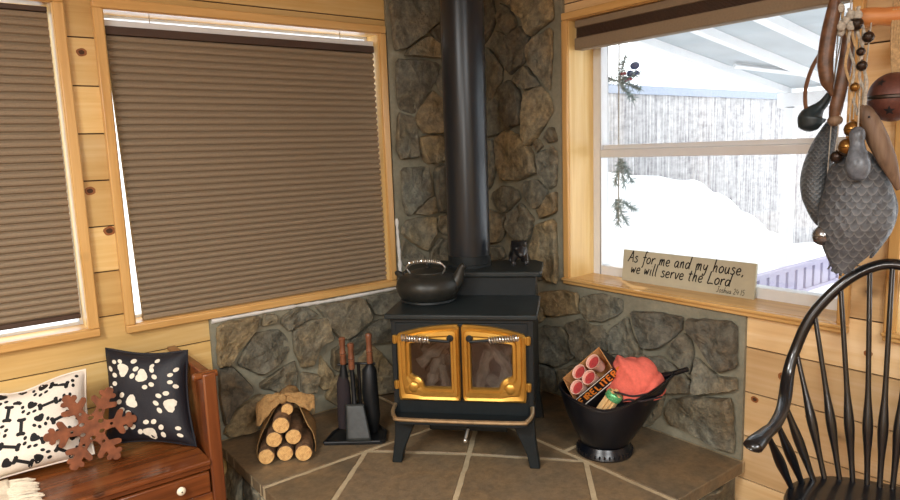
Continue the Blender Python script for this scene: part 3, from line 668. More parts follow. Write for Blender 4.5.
hr = bpy.data.objects.new('hearth', None); COL.objects.link(hr); struct(hr)
MB().prism(OUT, HZ - .05, HZ - .004).build('hearth_slab', M['grout'], hr, smooth=0)
tb = MB(); rnd = random.Random(12)
for t in TILES:
    q = inset(t, .0105); tb.t = rnd.random(); n = len(q); ring = []
    for i in range(n):
        a, b = q[i], q[(i + 1) % n]; m = max(1, int((b - a).length / .03))
        for k in range(m):
            w = a.lerp(b, k / m); ring.append(w + V((noise.noise(V((w.x * 20, w.y * 20, 1))), noise.noise(V((w.x * 20, w.y * 20, 7))))) * .004)
    tb.prism([tuple(w) for w in ring], HZ - .05, HZ)
tb.build('hearth_tiles', M['slate'], hr, bevel=.004)
base = [(0, 0), (-1.555, 0), (-1.565, -.845), (-.745, -1.655), (0, -1.655)]
bs = MB(); bs.cur = 1; bs.prism(base, 0, HZ - .05); bs.cur = 0
def edge_stones(p, q, seed):
    p = V(p); q = V(q); L = (q - p).length; d = (q - p) / L; nrm = V((d.y, -d.x))
    r = random.Random(seed); polys = []; a = .01
    while a < L - .06:
        w = min(r.uniform(.14, .3), L - .01 - a)
        polys.append([(a + .01, .012), (a + w * .5, .008 + r.random() * .01), (a + w - .01, .015), (a + w - .012, .17 + r.random() * .015), (a + w * .45, .18), (a + .012, .175)]); a += w
    stones(bs, polys, 'L', seed, lambda v: (p.x + d.x * v[0] - nrm.x * v[1], p.y + d.y * v[0] - nrm.y * v[1], v[2]), .02)
edge_stones(base[2], base[1], 5) if False else edge_stones((base[1][0], base[1][1]), base[2], 5)
edge_stones(base[2], base[3], 6); edge_stones(base[3], base[4], 8)
bs.build('hearth_base', [M['stone'], M['mortar']], hr, smooth=28, weld=False)

# --- pleated shades
def shade_sheet(tl, tr, bl, br, y, pitch0, pitch1, amp=.015):
    zs = []; z = 0; H = tl[1] - bl[1]
    n = int(2 * H / (pitch0 + pitch1))
    ws = [pitch0 + (pitch1 - pitch0) * i / (n - 1) for i in range(n)]; k = H / sum(ws)
    prof = [(0, 0)]
    for w in ws:
        w *= k; prof += [(z + w * .14, amp * .72), (z + w * .42, amp), (z + w * .70, amp * .8), (z + w * .86, amp * .1), (z + w, 0)]; z += w
    rows = []
    for s, d in prof:
        t = min(1, s / H)
        for f in (0, 1):
            a = tl if f == 0 else tr; b = bl if f == 0 else br
            rows.append((a[0] + (b[0] - a[0]) * t, y - d, a[1] + (b[1] - a[1]) * t))
    mb = MB(); nn = len(prof)
    back = [(v[0], y + .02, v[2]) for v in rows]
    mb.add(rows + back, [(2 * i, 2 * i + 1, 2 * i + 3, 2 * i + 2) for i in range(nn - 1)] + [(2 * nn + 2 * i, 2 * nn + 2 * i + 1, 2 * nn + 2 * i + 3, 2 * nn + 2 * i + 2) for i in range(nn - 1)]
           + [(2 * i, 2 * i + 2, 2 * nn + 2 * i + 2, 2 * nn + 2 * i) for i in range(nn - 1)] + [(2 * i + 1, 2 * i + 3, 2 * nn + 2 * i + 3, 2 * nn + 2 * i + 1) for i in range(nn - 1)])
    return mb
def bar4(a, b, z0a, z1a, z0b, z1b, y0, y1):
    mb = MB(); mb.add([(a, y0, z0a), (b, y0, z0b), (b, y1, z0b), (a, y1, z0a), (a, y0, z1a), (b, y0, z1b), (b, y1, z1b), (a, y1, z1a)],
                      [(0, 1, 2, 3), (4, 5, 6, 7), (0, 1, 5, 4), (1, 2, 6, 5), (2, 3, 7, 6), (3, 0, 4, 7)]); return mb
r = thing('pleated_shade', (-1.24, .04, .86), 'brown pleated shade drawn down over the wide window left of the stove pipe', 'window shade', 'drawn pleated shades')
def sub(mb, o):
    mb.v = [p - V(o) for p in mb.v]; return mb
o = (-1.24, .04, .86)
sub(shade_sheet((-1.878, 2.062), (-.622, 2.062), (-1.846, .892), (-.606, .892), .036, .031, .026), o).build('pleats', M['shade'], r, smooth=0)
sub(bar4(-1.879, -.621, 2.062, 2.096, 2.062, 2.096, .016, .066), o).build('top_rail', M['shade_rail'], r, bevel=.003)
sub(bar4(-1.882, -.615, 2.0965, 2.122, 2.0965, 2.122, .03, .07), o).build('head_box', M['white_vinyl'], r, bevel=.003)
sub(bar4(-1.846, -.606, .8715, .893, .8715, .893, .024, .064), o).build('bottom_rail', M['shade'], r, bevel=.005)
for x in (-1.7, -.8):
    sub(MB().tube([(x, .045, 2.12), (x, .045, 2.155)], .002, 6), o).build('lift_cord', M['cord'], r)
o = (-2.74, .04, .9)
r = thing('pleated_shade', o, 'brown pleated shade hanging just short of the sill in the leftmost window', 'window shade', 'drawn pleated shades')
sub(shade_sheet((-3.40, 2.13), (-2.077, 2.13), (-3.40, .945), (-2.082, .945), .036, .031, .026), o).build('pleats', M['shade'], r, smooth=0)
sub(bar4(-3.40, -2.076, 2.13, 2.15, 2.13, 2.15, .022, .066), o).build('top_rail', M['shade_rail'], r, bevel=.003)
sub(bar4(-3.40, -2.082, .924, .946, .924, .946, .024, .064), o).build('bottom_rail', M['shade_rail'], r, bevel=.005)
for x in (-3.2, -2.25):
    sub(MB().tube([(x, .045, 2.149), (x, .045, 2.162)], .002, 6), o).build('lift_cord', M['cord'], r)
# raised shade at the head of the right window: stacked pleats between two rails
o = (.05, -1.386, 2.0)
r = thing('pleated_shade', o, 'brown pleated shade raised in a stack at the top of the bright right window', 'window shade')
rot = Matrix.Rotation(0, 4, 'Z')
sub(MB().box((.022, -2.014, 2.112), (.075, -.770, 2.146)), o).build('top_rail', M['shade'], r, bevel=.004)
pm = MB()
for i in range(9):
    z = 2.066 + i * .0051; pm.box((.03, -2.012, z), (.07, -.774, z + .0036))
sub(pm, o).build('stacked_pleats', M['shade_rail'], r, smooth=0)  # pleats coloured dark to stand for the shadow between the rails
sub(MB().box((.016, -2.014, 2.008), (.078, -.772, 2.064)), o).build('bottom_rail', M['shade'], r, bevel=.006)
# ------------------------------------------------------------------ wood stove (local x across the front, y into the corner, z up)
TH = math.radians(47.25)
SO = V((-.883, -.959, HZ)); EX = V((math.cos(TH), -math.sin(TH), 0)); NY = V((math.sin(TH), math.cos(TH), 0))
def SW(u, q, h): return SO + EX * u + NY * q + V((0, 0, h))
st = thing('wood_stove', SO, 'black cast iron wood stove with gold double doors standing on the slate hearth', 'stove', rz=-TH)
FW = .29; OW, OZ0, OZ1 = .215, .33, .55
body = MB()
body.box((-FW, .0, .205), (FW, .56, .225)); body.box((-FW, .54, .225), (FW, .56, .628))
body.box((-FW, .0, .225), (-FW + .02, .54, .628)); body.box((FW - .02, .0, .225), (FW, .54, .628))
body.box((-FW, 0, .61), (FW, .56, .628)); body.box((-FW, .35, .628), (FW, .56, .735))
body.box((-FW + .02, .0, .225), (FW - .02, .02, OZ0)); body.box((-FW + .02, 0, OZ1), (FW - .02, .02, .61))
body.box((-FW + .02, 0, OZ0), (-OW, .02, OZ1)); body.box((OW, 0, OZ0), (FW - .02, .02, OZ1)); body.box((-.025, 0, OZ0), (.025, .02, OZ1))
body.build('body', M['iron'], st, bevel=.003)
MB().box((-.25, .06, .225), (.25, .5, .25)).box((-.25, .48, .25), (.25, .5, .6)).build('firebrick_lining', M['firebrick'], st)
rnd = random.Random(5)
for (x0, y0, z0, x1, y1, z1, r) in ((-.2, .1, .40, -.04, .16, .53, .028), (-.17, .12, .28, -.1, .16, .46, .026), (-.07, .1, .27, -.12, .13, .42, .022), (-.2, .16, .47, -.06, .2, .38, .024),
                                    (.05, .1, .29, .11, .14, .5, .024), (.08, .13, .52, .2, .1, .36, .024), (.14, .1, .27, .19, .14, .47, .024), (.04, .12, .34, .2, .15, .30, .026)):
    P = [V((x0, y0, z0)).lerp(V((x1, y1, z1)), k / 7) + V((rnd.uniform(-1, 1), rnd.uniform(-1, 1), rnd.uniform(-1, 1))) * .006 for k in range(8)]
    lg = MB().tube(P, [r * rnd.uniform(.75, 1.15) for _ in P], 9).build('charred_log', M['char'])
    lg.location = SO; lg.rotation_euler = (0, 0, -TH)
    side = 'left' if x0 < 0 else 'right'
    tag(lg, 'grey charred log piece burnt out behind the %s stove door glass' % side, 'log', 'charred logs behind the %s stove door' % side)
MB().box((-.311, -.02, .628), (.311, .352, .65)).build('cooktop', M['iron_top'], st, bevel=.006)
tp = MB(); tp.prism([(-.31, .33), (.31, .33), (.318, .35), (.318, .60), (.28, .66), (-.28, .66), (-.318, .60), (-.318, .35)], .735, .76)
tp.build('upper_top_plate', M['iron_top'], st, bevel=.006)
# legs: flared cast pieces
def leg(mb, sx, y0, y1):
    fr = [(sx * .29, .206), (sx * .195, .206), (sx * .215, .16), (sx * .258, .06), (sx * .27, .0), (sx * .312, .0), (sx * .305, .05), (sx * .295, .12)]
    A = Matrix(((1, 0, 0, 0), (0, 0, 1, 0), (0, 1, 0, 0), (0, 0, 0, 1)))
    mb.prism(fr, y0, y1, A); return mb
for sx in (-1, 1):
    for y0 in (0.0, .53):
        leg(MB(), sx, y0, y0 + .05).build('leg', M['iron'], st, bevel=.004)
MB().box((-.17, .12, .10), (.17, .46, .206)).build('ash_box', M['iron'], st, bevel=.006)
k = MB(); k.tube([(.02, -.012, .168), (.012, -.04, .135)], .007, 10); k.ball((.012, -.042, .131), .010, 12); k.build('draft_knob', M['steel'], st)
MB().tube([(.02, .1, .20), (.02, -.013, .17)], .004, 8).build('draft_rod', M['iron'], st)
# ash lip with bright rim
lip = [(-.285, 0), (-.285, -.05), (-.265, -.085), (-.235, -.1), (.235, -.1), (.265, -.085), (.285, -.05), (.285, 0)]
MB().prism(lip, .215, .228).build('ash_lip', M['iron'], st, bevel=.003)
rim = smooth_path([(-.284, -.001, .262), (-.285, -.045, .25), (-.268, -.085, .24), (-.235, -.1, .237), (0, -.102, .236), (.235, -.1, .237), (.268, -.085, .24), (.285, -.045, .25), (.284, -.001, .262)], 8)
MB().tube(rim, .0085, 8).build('ash_lip_rim', plain('worn_gold_rim', srgb(180, 160, 128), .35, .8, .2, 30), st)
lf = MB()
for i in range(len(rim) - 1):
    a, b = rim[i], rim[i + 1]; lf.add([a, b, (b.x, b.y, .22), (a.x, a.y, .22)], [(0, 1, 2, 3)])
lf.build('ash_lip_wall', M['iron'], st)
# doors
def arch(x):  # top edge of the pair of doors
    return .567 + .042 * (1 - (x / .265) ** 2) ** 1.0
for sx in (-1, 1):
    side = 'left' if sx < 0 else 'right'
    xi, xo = .004, .262
    outer = [(sx * xi, .288), (sx * xo, .288)] + [(sx * x, arch(x)) for x in lerp_list([xo, xi], 12)]
    gx0, gx1 = .042, .207
    gt = lambda x: .528 + .012 * (1 - ((x - gx0) / (gx1 - gx0)) ** 2)
    # glass opening with a rounded notch at the lower outer corner
    inner = [(sx * gx0, .345), (sx * (gx1 - .052), .345)] + [(sx * (gx1 - .006 - .046 * math.cos(a)), .339 + .046 * math.sin(a) + .006) for a in lerp_list([.12, pi / 2 - .12], 7)] + [(sx * gx1, .398)]
    inner += [(sx * x, gt(x)) for x in lerp_list([gx1, gx0], 8)]
    d = bpy.data.objects.new('door', None); COL.objects.link(d); d.parent = st
    d.name = 'door'; d['label'] = '%s gold door' % side
    # frame as ring: resample both loops by angle about the glass centre
    c = V((sx * .125, .44))
    def polar(loop, n=96):
        res = []
        for k in range(n):
            a = 2 * pi * k / n; dr = V((math.cos(a), math.sin(a))); best = None
            for i in range(len(loop)):
                p, q = V(loop[i]), V(loop[(i + 1) % len(loop)])
                e = q - p; den = dr.x * e.y - dr.y * e.x
                if abs(den) < 1e-9: continue
                w = p - c
                tt = (w.x * e.y - w.y * e.x) / den; uu = (w.x * dr.y - w.y * dr.x) / den
                if tt > 0 and -1e-6 <= uu <= 1 + 1e-6: best = tt if best is None else max(best, tt)
            res.append(c + dr * best)
        return res
    lo, li = polar(outer), polar(inner); n = len(lo)
    prof = [(0, .0), (0, -.016), (.1, -.022), (.28, -.018), (.36, -.026), (.62, -.028), (.74, -.019), (.92, -.021), (1, -.015), (1, 0)]
    vs = []
    for t, y in prof:
        for a, b in zip(lo, li):
            p = a.lerp(b, t); vs.append((p.x, y, p.y))
    fs = []
    for i in range(len(prof) - 1):
        for k2 in range(n): fs.append((i * n + k2, i * n + (k2 + 1) % n, (i + 1) * n + (k2 + 1) % n, (i + 1) * n + k2))
    m = MB(); m.add(vs, fs)
    # rosette boss over the notch
    m.ball((sx * (gx1 - .008), -.018, .345), (.027, .014, .027), 16)
    m.build('door_frame', M['gold'], d, smooth=40)
    MB().prism([(p.x, p.y) for p in polar(inner, 64)], .006, .009, Matrix(((1, 0, 0, 0), (0, 0, -1, 0), (0, 1, 0, 0), (0, 0, 0, 1)))).build('door_glass', M['stove_glass'], d, smooth=0)
    for z in (.352, .545):
        h = MB(); h.tube([(sx * .272, -.012, z - .018), (sx * .272, -.012, z + .018)], .009, 12); h.box((min(sx * .255, sx * .282), -.016, z - .014), (max(sx * .255, sx * .282), -.001, z + .014))
        h.build('hinge', M['gold'], d, bevel=.002)
    lk = MB(); lk.tube([(sx * .039, -.02, .556), (sx * .039, -.036, .556)], .014, 16); lk.build('latch_boss', M['iron'], d, bevel=.003)
    a, b = V((sx * .042, -.042, .546)), V((sx * .235, -.05, .566 if sx > 0 else .562))
    MB().tube([V((sx * .039, -.036, .556)), a, a.lerp(b, .45)], .0055, 10).build('handle_rod', M['iron'], d)
    hl = []; turns = 11
    s0, s1 = a.lerp(b, .40), b; ax = (s1 - s0).normalized(); u1 = V((0, 1, 0)); w1 = ax.cross(u1)
    for i in range(turns * 12 + 1):
        t = i / (turns * 12); an = 2 * pi * turns * t; rr = .0115
        hl.append(s0.lerp(s1, t) + u1 * math.cos(an) * rr + w1 * math.sin(an) * rr)
    MB().tube(hl, .0038, 6).build('spring_handle', M['steel'], d)

# ------------------------------------------------------------------ stove pipe
pb = SW(-.028, .52, .76)
sp = thing('stove_pipe', pb, 'tall black stove pipe rising from the back of the stove through the ceiling', 'stove pipe')
MB().lathe([(.099, .012), (.099, CEIL - pb.z + .02)], 48).build('pipe_tube', M['pipe'], sp)
MB().lathe([(.104, .0), (.104, .010), (.101, .014), (.101, .05), (.0992, .052)], 48).build('collar', M['iron'], sp)
ss = MB(); a0 = 2.36
for i in range(2):
    pass
ss.tube([(math.cos(a0) * .0992, math.sin(a0) * .0992, .06), (math.cos(a0) * .0992, math.sin(a0) * .0992, CEIL - pb.z)], .0022, 6).build('seam', M['pipe'], sp)
ss = MB(); a1 = math.radians(228)
ss.prism([(-.018, .06), (.018, .06), (.018, .0), (-.018, .0)], .1015, .1035, frame((0, 0, .01), (-math.sin(a1), math.cos(a1), 0), (0, 0, 1), (math.cos(a1), math.sin(a1), 0)))

# ------------------------------------------------------------------ kettle
kb = SW(-.176, .245, .652)
kt = thing('kettle', kb, 'round dark iron kettle with a coiled wire handle on the left of the cooktop', 'kettle', rz=-TH)
MB().lathe([(.118, 0), (.124, .004), (.122, .012), (.112, .016)], 40).build('base_ring', M['iron'], kt)
MB().lathe([(.105, .012), (.122, .016), (.130, .026), (.134, .034), (.140, .048), (.143, .066), (.138, .088), (.124, .106), (.104, .117), (.082, .122), (.078, .126), (.074, .124), (.02, .124)], 48).build('body', M['kettle'], kt)
MB().lathe([(.0765, .124), (.076, .130), (.06, .136), (.03, .141), (.012, .144), (.008, .150), (.014, .158), (.012, .166), (.0001, .169)], 40).build('lid', M['kettle'], kt)
MB().tube(smooth_path([(.108, -.01, .062), (.128, -.012, .085), (.142, -.014, .115), (.152, -.015, .142), (.166, -.016, .156)], 6), lerp_list([.038, .031, .022, .017, .0155], 25), 16).build('spout', M['kettle'], kt)
e1 = smooth_path([(-.112, 0, .102), (-.136, .005, .118), (-.148, .005, .116)], 5)
MB().tube(e1, lerp_list([.016, .014, .008], len(e1)), 10).build('ear', M['kettle'], kt)
MB().tube(smooth_path([(-.07, -.03, .122), (-.085, -.045, .150), (-.072, -.05, .170), (-.06, -.05, .176)], 5), .0035, 8).build('handle_wire', M['steel'], kt)
MB().tube(smooth_path([(.07, -.03, .122), (.085, -.045, .148), (.075, -.05, .168), (.06, -.05, .176)], 5), .0035, 8).build('handle_wire', M['steel'], kt)
hl = []
for i in range(16 * 10 + 1):
    t = i / 160; an = 2 * pi * 16 * t; x = -.072 + .144 * t; z = .172 + .010 * math.sin(pi * t)
    hl.append((x, -.05 + .0075 * math.cos(an), z + .0075 * math.sin(an)))
MB().tube(hl, .0028, 6).build('coil_handle', M['steel'], kt)

# ------------------------------------------------------------------ little bear figurine: one skinned body
def skinned(name, joints, edges, mat, loc, rz=0, root=0, sub=2):
    me = bpy.data.meshes.new(name); me.from_pydata([j[0] for j in joints], edges, [])
    o = bpy.data.objects.new(name, me); COL.objects.link(o)
    sk = o.modifiers.new('skin', 'SKIN'); sk.use_smooth_shade = True
    for i, j in enumerate(joints):
        r = j[1] if isinstance(j[1], tuple) else (j[1], j[1])
        me.skin_vertices[0].data[i].radius = r
    me.skin_vertices[0].data[root].use_root = True
    s = o.modifiers.new('sub', 'SUBSURF'); s.levels = sub; s.render_levels = sub
    dg = bpy.context.evaluated_depsgraph_get(); ev = o.evaluated_get(dg)
    m2 = bpy.data.meshes.new_from_object(ev); bpy.data.objects.remove(o); bpy.data.meshes.remove(me)
    m2.name = name; m2.materials.clear(); m2.materials.append(mat); m2.shade_smooth()
    o = bpy.data.objects.new(name, m2); COL.objects.link(o); o.location = loc; o.rotation_euler = (0, 0, rz); return o
bj = [((0, 0, .062), .026), ((0, -.03, .066), .027), ((0, .032, .066), .028), ((0, -.052, .062), .021), ((0, -.072, .050), .0165), ((0, -.088, .040), .009),
      ((-.018, -.036, .035), .011), ((-.021, -.036, .012), .0085), ((-.022, -.046, .006), .0065), ((.018, -.036, .035), .011), ((.021, -.036, .012), .0085), ((.022, -.046, .006), .0065),
      ((-.019, .036, .035), .012), ((-.021, .036, .012), .0085), ((-.021, .026, .006), .0065), ((.019, .036, .035), .012), ((.021, .036, .012), .0085), ((.021, .026, .006), .0065)]
be = [(0, 1), (0, 2), (1, 3), (3, 4), (4, 5), (1, 6), (6, 7), (7, 8), (1, 9), (9, 10), (10, 11), (2, 12), (12, 13), (13, 14), (2, 15), (15, 16), (16, 17)]
bear = skinned('bear_figurine', bj, be, M['black'], SW(.205, .50, .7625), -TH + math.radians(12))
bear.scale = (1.38, 1.25, 1.30)
tag(bear, 'small black bear figurine standing on the stove top right of the pipe', 'figurine')
ear = MB(); ear.ball((-.013, -.066, .068), (.006, .004, .006), 10); ear.ball((.013, -.066, .068), (.006, .004, .006), 10); ear.build('ears', M['black'], bear)

# ------------------------------------------------------------------ birch logs in burlap
LD = V((.46, .89, 0)).normalized(); LS = V((LD.y, -LD.x, 0)); LP = V((-1.510, -.389, HZ))
def LW(s, d, z): return LP + LS * s + LD * d + V((0, 0, z))
end_m = NT('cut_log_end'); gv = end_m.mapping((1, 1, 1)); wv = end_m.n('TexWave'); wv.wave_type = 'RINGS'; wv.rings_direction = 'Y'; wv.inputs['Scale'].default_value = 55; wv.inputs['Distortion'].default_value = 3
end_m.l(gv, wv.inputs['Vector']); nn = end_m.noise(gv, 60)
end_m.col(end_m.mix(end_m.ramp(nn, [(.45, (0, 0, 0, 1)), (.7, (.7, .7, .7, 1))]), end_m.ramp(wv.outputs['Fac'], [(.2, srgb(206, 160, 96)), (.8, srgb(228, 188, 124))]), srgb(166, 110, 60))); end_m.set(Roughness=.7)
logs = [((0, .036), .036, 0, 'bottom left'), ((.078, .037), .036, .012, 'bottom middle'), ((.157, .039), .038, -.01, 'bottom right'), ((.036, .104), .036, .012, 'middle row left'), ((.117, .106), .036, .016, 'middle row right'),
        ((.07, .170), .038, .0, 'top front'), ((.096, .215), .028, .06, 'topmost under the bow')]
rnd = random.Random(2)
for (s, z), r, d, w in logs:
    o = LW(s, d, z)
    L = thing('birch_log', o, 'short cut birch log with pale end, %s in the burlap bundle' % w, 'log', 'logs in the burlap bundle', rz=math.atan2(LD.y, LD.x) - pi / 2)
    n = 22; ring = [r * (.95 + .05 * rnd.random()) for _ in range(n)]
    b = MB(); b.grid(lambda u, v: V((math.cos(u * 2 * pi) * ring[int(u * n) % n], .005 + v * .24, math.sin(u * 2 * pi) * ring[int(u * n) % n])) + V((0, 0, noise.noise(V((u * 9, v * 6, s))) * .0015)), n, 6, True)
    b.cur = 0; b.add([(math.cos(2 * pi * k / n) * ring[k], .245, math.sin(2 * pi * k / n) * ring[k]) for k in range(n)], [tuple(range(n))])
    b.build('bark', M['bark'], L)
    e = MB(); pr = [(1.0, .005), (.985, 0), (.95, -.001), (.0001, -.0015)]
    vs = []
    for f_, y in pr:
        for k in range(n): vs.append((math.cos(2 * pi * k / n) * ring[k] * f_ * .93, y, math.sin(2 * pi * k / n) * ring[k] * f_ * .93))
    e.add(vs, [(i * n + k, i * n + (k + 1) % n, (i + 1) * n + (k + 1) % n, (i + 1) * n + k) for i in range(3) for k in range(n)]); e.build('cut_end', end_m.mat, L)
    rm = MB(); rm.grid(lambda u, v: V((math.cos(u * 2 * pi) * ring[int(u * n) % n] * (1 - .07 * v), .005 - .004 * v, math.sin(u * 2 * pi) * ring[int(u * n) % n] * (1 - .07 * v))), n, 2, True); rm.build('bark_rim', M['bark'], L)
wr = thing('burlap_wrap', LW(.078, .13, 0), 'tan burlap wrap tied in a bow over the bundle of birch logs', 'burlap wrap', rz=math.atan2(LD.y, LD.x) - pi / 2)
prof = [(-.046, .004), (-.045, .05), (-.02, .115), (.02, .185), (.05, .225), (.075, .25), (.10, .262), (.13, .25), (.15, .21), (.175, .14), (.2, .09), (.207, .04), (.204, .004)]
P2 = smooth_path([(a - .078, 0, b) for a, b in prof], 4)
wm = MB(); np_ = len(P2) - 1
def wf(u, v):
    i = u * np_; k = min(int(i), np_ - 1); p = P2[k].lerp(P2[k + 1], i - k)
    front = -.06 + .018 * noise.noise(V((u * 7, 1, 0))) + .045 * math.exp(-((u - .5) / .16) ** 2)
    w = .006 * noise.noise(V((u * 12, v * 5, 3)))
    return V((p.x * (1 + w * 3), front + v * (.115 - front), max(.002, p.z + w)))
wm.grid(wf, 60, 12)
o = wm.build('wrap_sheet', M['burlap'], wr); mod = o.modifiers.new('solid', 'SOLIDIFY'); mod.thickness = .003
def loop_cloth(pts, wid, name):
    P = smooth_path(pts, 8); m = MB(); n = len(P)
    W = lerp_list(wid, n)
    def f(u, v):
        p = P[int(round(u * (n - 1)))]; w = W[int(round(u * (n - 1)))]
        return p + V((0, -.004 * math.cos(v * pi * 3), 0)) + V((0, .35, 1)).normalized() * (w * (v - .5)) + V((0, noise.noise(V((u * 6, v * 4, wid[0] * 90))) * .012, noise.noise(V((u * 5, v * 3, 5))) * .008))
    m.grid(f, n - 1, 8); o = m.build(name, M['burlap'], wr); md = o.modifiers.new('solid', 'SOLIDIFY'); md.thickness = .003; md.offset = 0
loop_cloth([(.0, -.055, .262), (-.03, -.075, .265), (-.065, -.085, .245), (-.1, -.085, .215), (-.112, -.075, .200)], [.028, .06, .085, .10, .085], 'bow_loop')
loop_cloth([(.0, -.05, .262), (.04, -.065, .268), (.08, -.07, .252), (.115, -.065, .238), (.135, -.06, .232)], [.028, .045, .058, .066, .06], 'bow_loop')
kn = MB(); kn.ball((0, -.058, .262), (.022, .018, .024), 14); kn.build('bow_knot', M['burlap'], wr)

# ------------------------------------------------------------------ fireplace tools
TB = V((-1.08, -.40, HZ)); TY = V((.62, .78, 0)).normalized(); TX = V((TY.y, -TY.x, 0)); trz = math.atan2(TX.y, TX.x)
def TW(x, y, z): return TB + TX * x + TY * y + V((0, 0, z))
ts = thing('tool_stand', TB, 'low black base tray and post of the fireplace tool stand', 'tool stand', rz=trz)
tray = [(-.135, -.085), (.125, -.085), (.145, -.07), (.14, .03), (.1, .1), (-.08, .1), (-.115, .03)]
m = MB(); m.prism(tray, 0, .012); m.build('tray', M['tool'], ts, bevel=.004)
m = MB(); m.tube([(t[0] * .97, t[1] * .97, .014) for t in tray + tray[:1]], .007, 8); m.build('tray_rim', M['tool'], ts)
MB().tube([(.02, .055, .01), (.02, .055, .34)], .008, 10).build('post', M['tool'], ts)
MB().tube([(-.075, .05, .335), (.02, .055, .338), (.10, .05, .335)], .006, 8).build('crossbar', M['tool'], ts)
def handle(mb, x, y, z0, z1):
    L = z1 - z0; pr = []
    for t, r in ((0, .010), (.03, .0145), (.10, .0155), (.30, .0135), (.36, .0155), (.40, .010), (.43, .0155), (.55, .0125), (.70, .0125), (.86, .0145), (.95, .0155), (.99, .012), (1, .0001)):
        pr.append((r, z0 + t * L))
    mb.lathe(pr, 16, Matrix.Translation((x, y, 0))); return mb
# shovel (front)
t = thing('hearth_shovel', TW(.0, -.03, .02), 'hearth shovel with brown turned handle and flat blade at the front of the tool stand', 'shovel', 'fireplace tools on the stand', rz=trz)
handle(MB(), .0, .02, .31, .435).build('handle', M['bead'], t)
MB().tube([(.0, .02, .31), (.003, .018, .2), (.008, -.005, .12)], [.010, .011, .012], 10).build('shaft', M['tool'], t)
bl = MB()
def bf(u, v):
    x = (u - .5) * (.084 + .030 * v); z = .150 - .155 * v + .008
    return V((x + .008 + .02 * v, -.012 - .055 * v + .004 * (2 * u - 1) ** 6, max(.001, z)))
bl.grid(bf, 12, 10); o = bl.build('blade', plain('worn_shovel_iron', srgb(44, 48, 48), .45, .2, .3, 40), t); md = o.modifiers.new('solid', 'SOLIDIFY'); md.thickness = .003; md.offset = 0
# brush (left)
t = thing('hearth_brush', TW(-.045, .03, .012), 'hearth brush with black bristles under its brown turned handle, leftmost on the tool stand', 'brush', 'fireplace tools on the stand', rz=trz)
handle(MB(), .0, .0, .33, .46).build('handle', M['bead'], t)
MB().tube([(0, 0, .33), (-.002, 0, .27)], [.012, .022], 12).build('ferrule', M['tool'], t)
m = MB(); m.lathe([(.02, .275), (.030, .24), (.033, .15), (.036, .06), (.034, .03), (.0001, .028)], 20, Matrix.Translation((-.006, 0, 0)))
m.build('bristles', M['dark_cloth'], t)
# tongs/poker (right)
t = thing('hearth_poker', TW(.078, .03, .012), 'hearth poker in a broad black sheath with brown turned handle, rightmost on the tool stand', 'poker', 'fireplace tools on the stand', rz=trz)
handle(MB(), .0, .0, .33, .475).build('handle', M['bead'], t)
m = MB(); m.tube([(0, 0, .33), (-.004, 0, .30), (-.006, 0, .2), (.0, -.0, .08), (.004, -.002, .002)], [.014, .034, .038, .036, .02], 14); m.build('sheath', M['tool'], t)

# ------------------------------------------------------------------ coal hod and what it holds (local x to the right, y away)
HB = V((-.35, -1.24, HZ)); HY = V((.77, .64, 0)).normalized(); HX = V((HY.y, -HY.x, 0)); hrz = math.atan2(HX.y, HX.x)
HM = frame(HB, HX, HY, V((0, 0, 1)))
hd = thing('coal_hod', HB, 'black metal coal hod with a wide pouring lip standing at the right of the hearth', 'coal hod', rz=hrz)
def rim_pt(a):
    c, s = math.cos(a), math.sin(a)
    k = max(0, c)
    x = .005 + (.285 * c * (.86 + .14 * k) if c > 0 else .182 * c)
    y = .148 * s * (1 - .30 * k ** 2)
    z = .238 + .118 * k ** 1.6 + .048 * max(0, -c) ** 1.3
    return V((x, y, z))
def hodf(u, v):
    a = u * 2 * pi; top = rim_pt(a)
    bot = V((.012 + .100 * math.cos(a), .100 * math.sin(a), .045))
    t = v; p = bot.lerp(top, t); bul = math.sin(pi * t) * .012
    return p + V((math.cos(a) * bul, math.sin(a) * bul, 0))
m = MB(); m.grid(hodf, 64, 16, True); o = m.build('bucket', M['hod'], hd, smooth=60); md = o.modifiers.new('solid', 'SOLIDIFY'); md.thickness = .004
m = MB(); m.tube([rim_pt(2 * pi * k / 64) for k in range(65)], .0055, 8); m.build('rolled_rim', M['hod'], hd)
m = MB(); n = 48; m.lathe([(.118, 0), (.121, .006), (.116, .020), (.106, .034), (.100, .046), (.0001, .047)], n, Matrix.Translation((.012, 0, 0)))
for k in range(36):
    a = 2 * pi * k / 36; m.ball((.012 + .1165 * math.cos(a), .1165 * math.sin(a), .016), (.005, .005, .010), 8)
m.build('foot_ring', M['hod'], hd)
MB().tube([(.235, .03, .325), (.345, -.015, .382)], .0105, 12).build('grip', M['hod'], hd)
# carton of fire starters
bx, by, bz = V((.73, 0, .69)).normalized(), None, None
by = (V((-.41, .80, .42)) - bx * V((-.41, .80, .42)).dot(bx)).normalized(); bz = bx.cross(by).normalized()
BW, BD, BH = .215, .135, .12
F = V((-.112, -.055, .240))
BM = frame(F, bx, by, bz)      # local: x along the front, y to the back, z out of the open top
WM = HM @ BM
ct = bpy.data.objects.new('fire_starter_carton', None); COL.objects.link(ct); ct.matrix_world = WM
tag(ct, 'open brown card carton of fire starters with orange lettering tilted in the coal hod', 'carton')
T = .003
m = MB(); m.box((0, BD - T, -BH), (BW, BD, 0)).box((0, T, -BH), (T, BD - T, 0)).box((BW - T, T, -BH), (BW, BD - T, 0)).box((T, T, -BH), (BW - T, BD - T, -BH + T)).build('carton_walls', M['cardboard'], ct, smooth=0)
MB().box((0, 0, -BH), (BW, T, 0)).build('front_panel', M['print_black'], ct, smooth=0)
MB().box((BW, 0, -BH), (BW + .001, BD, 0)).build('side_print', M['print_black'], ct, smooth=0)
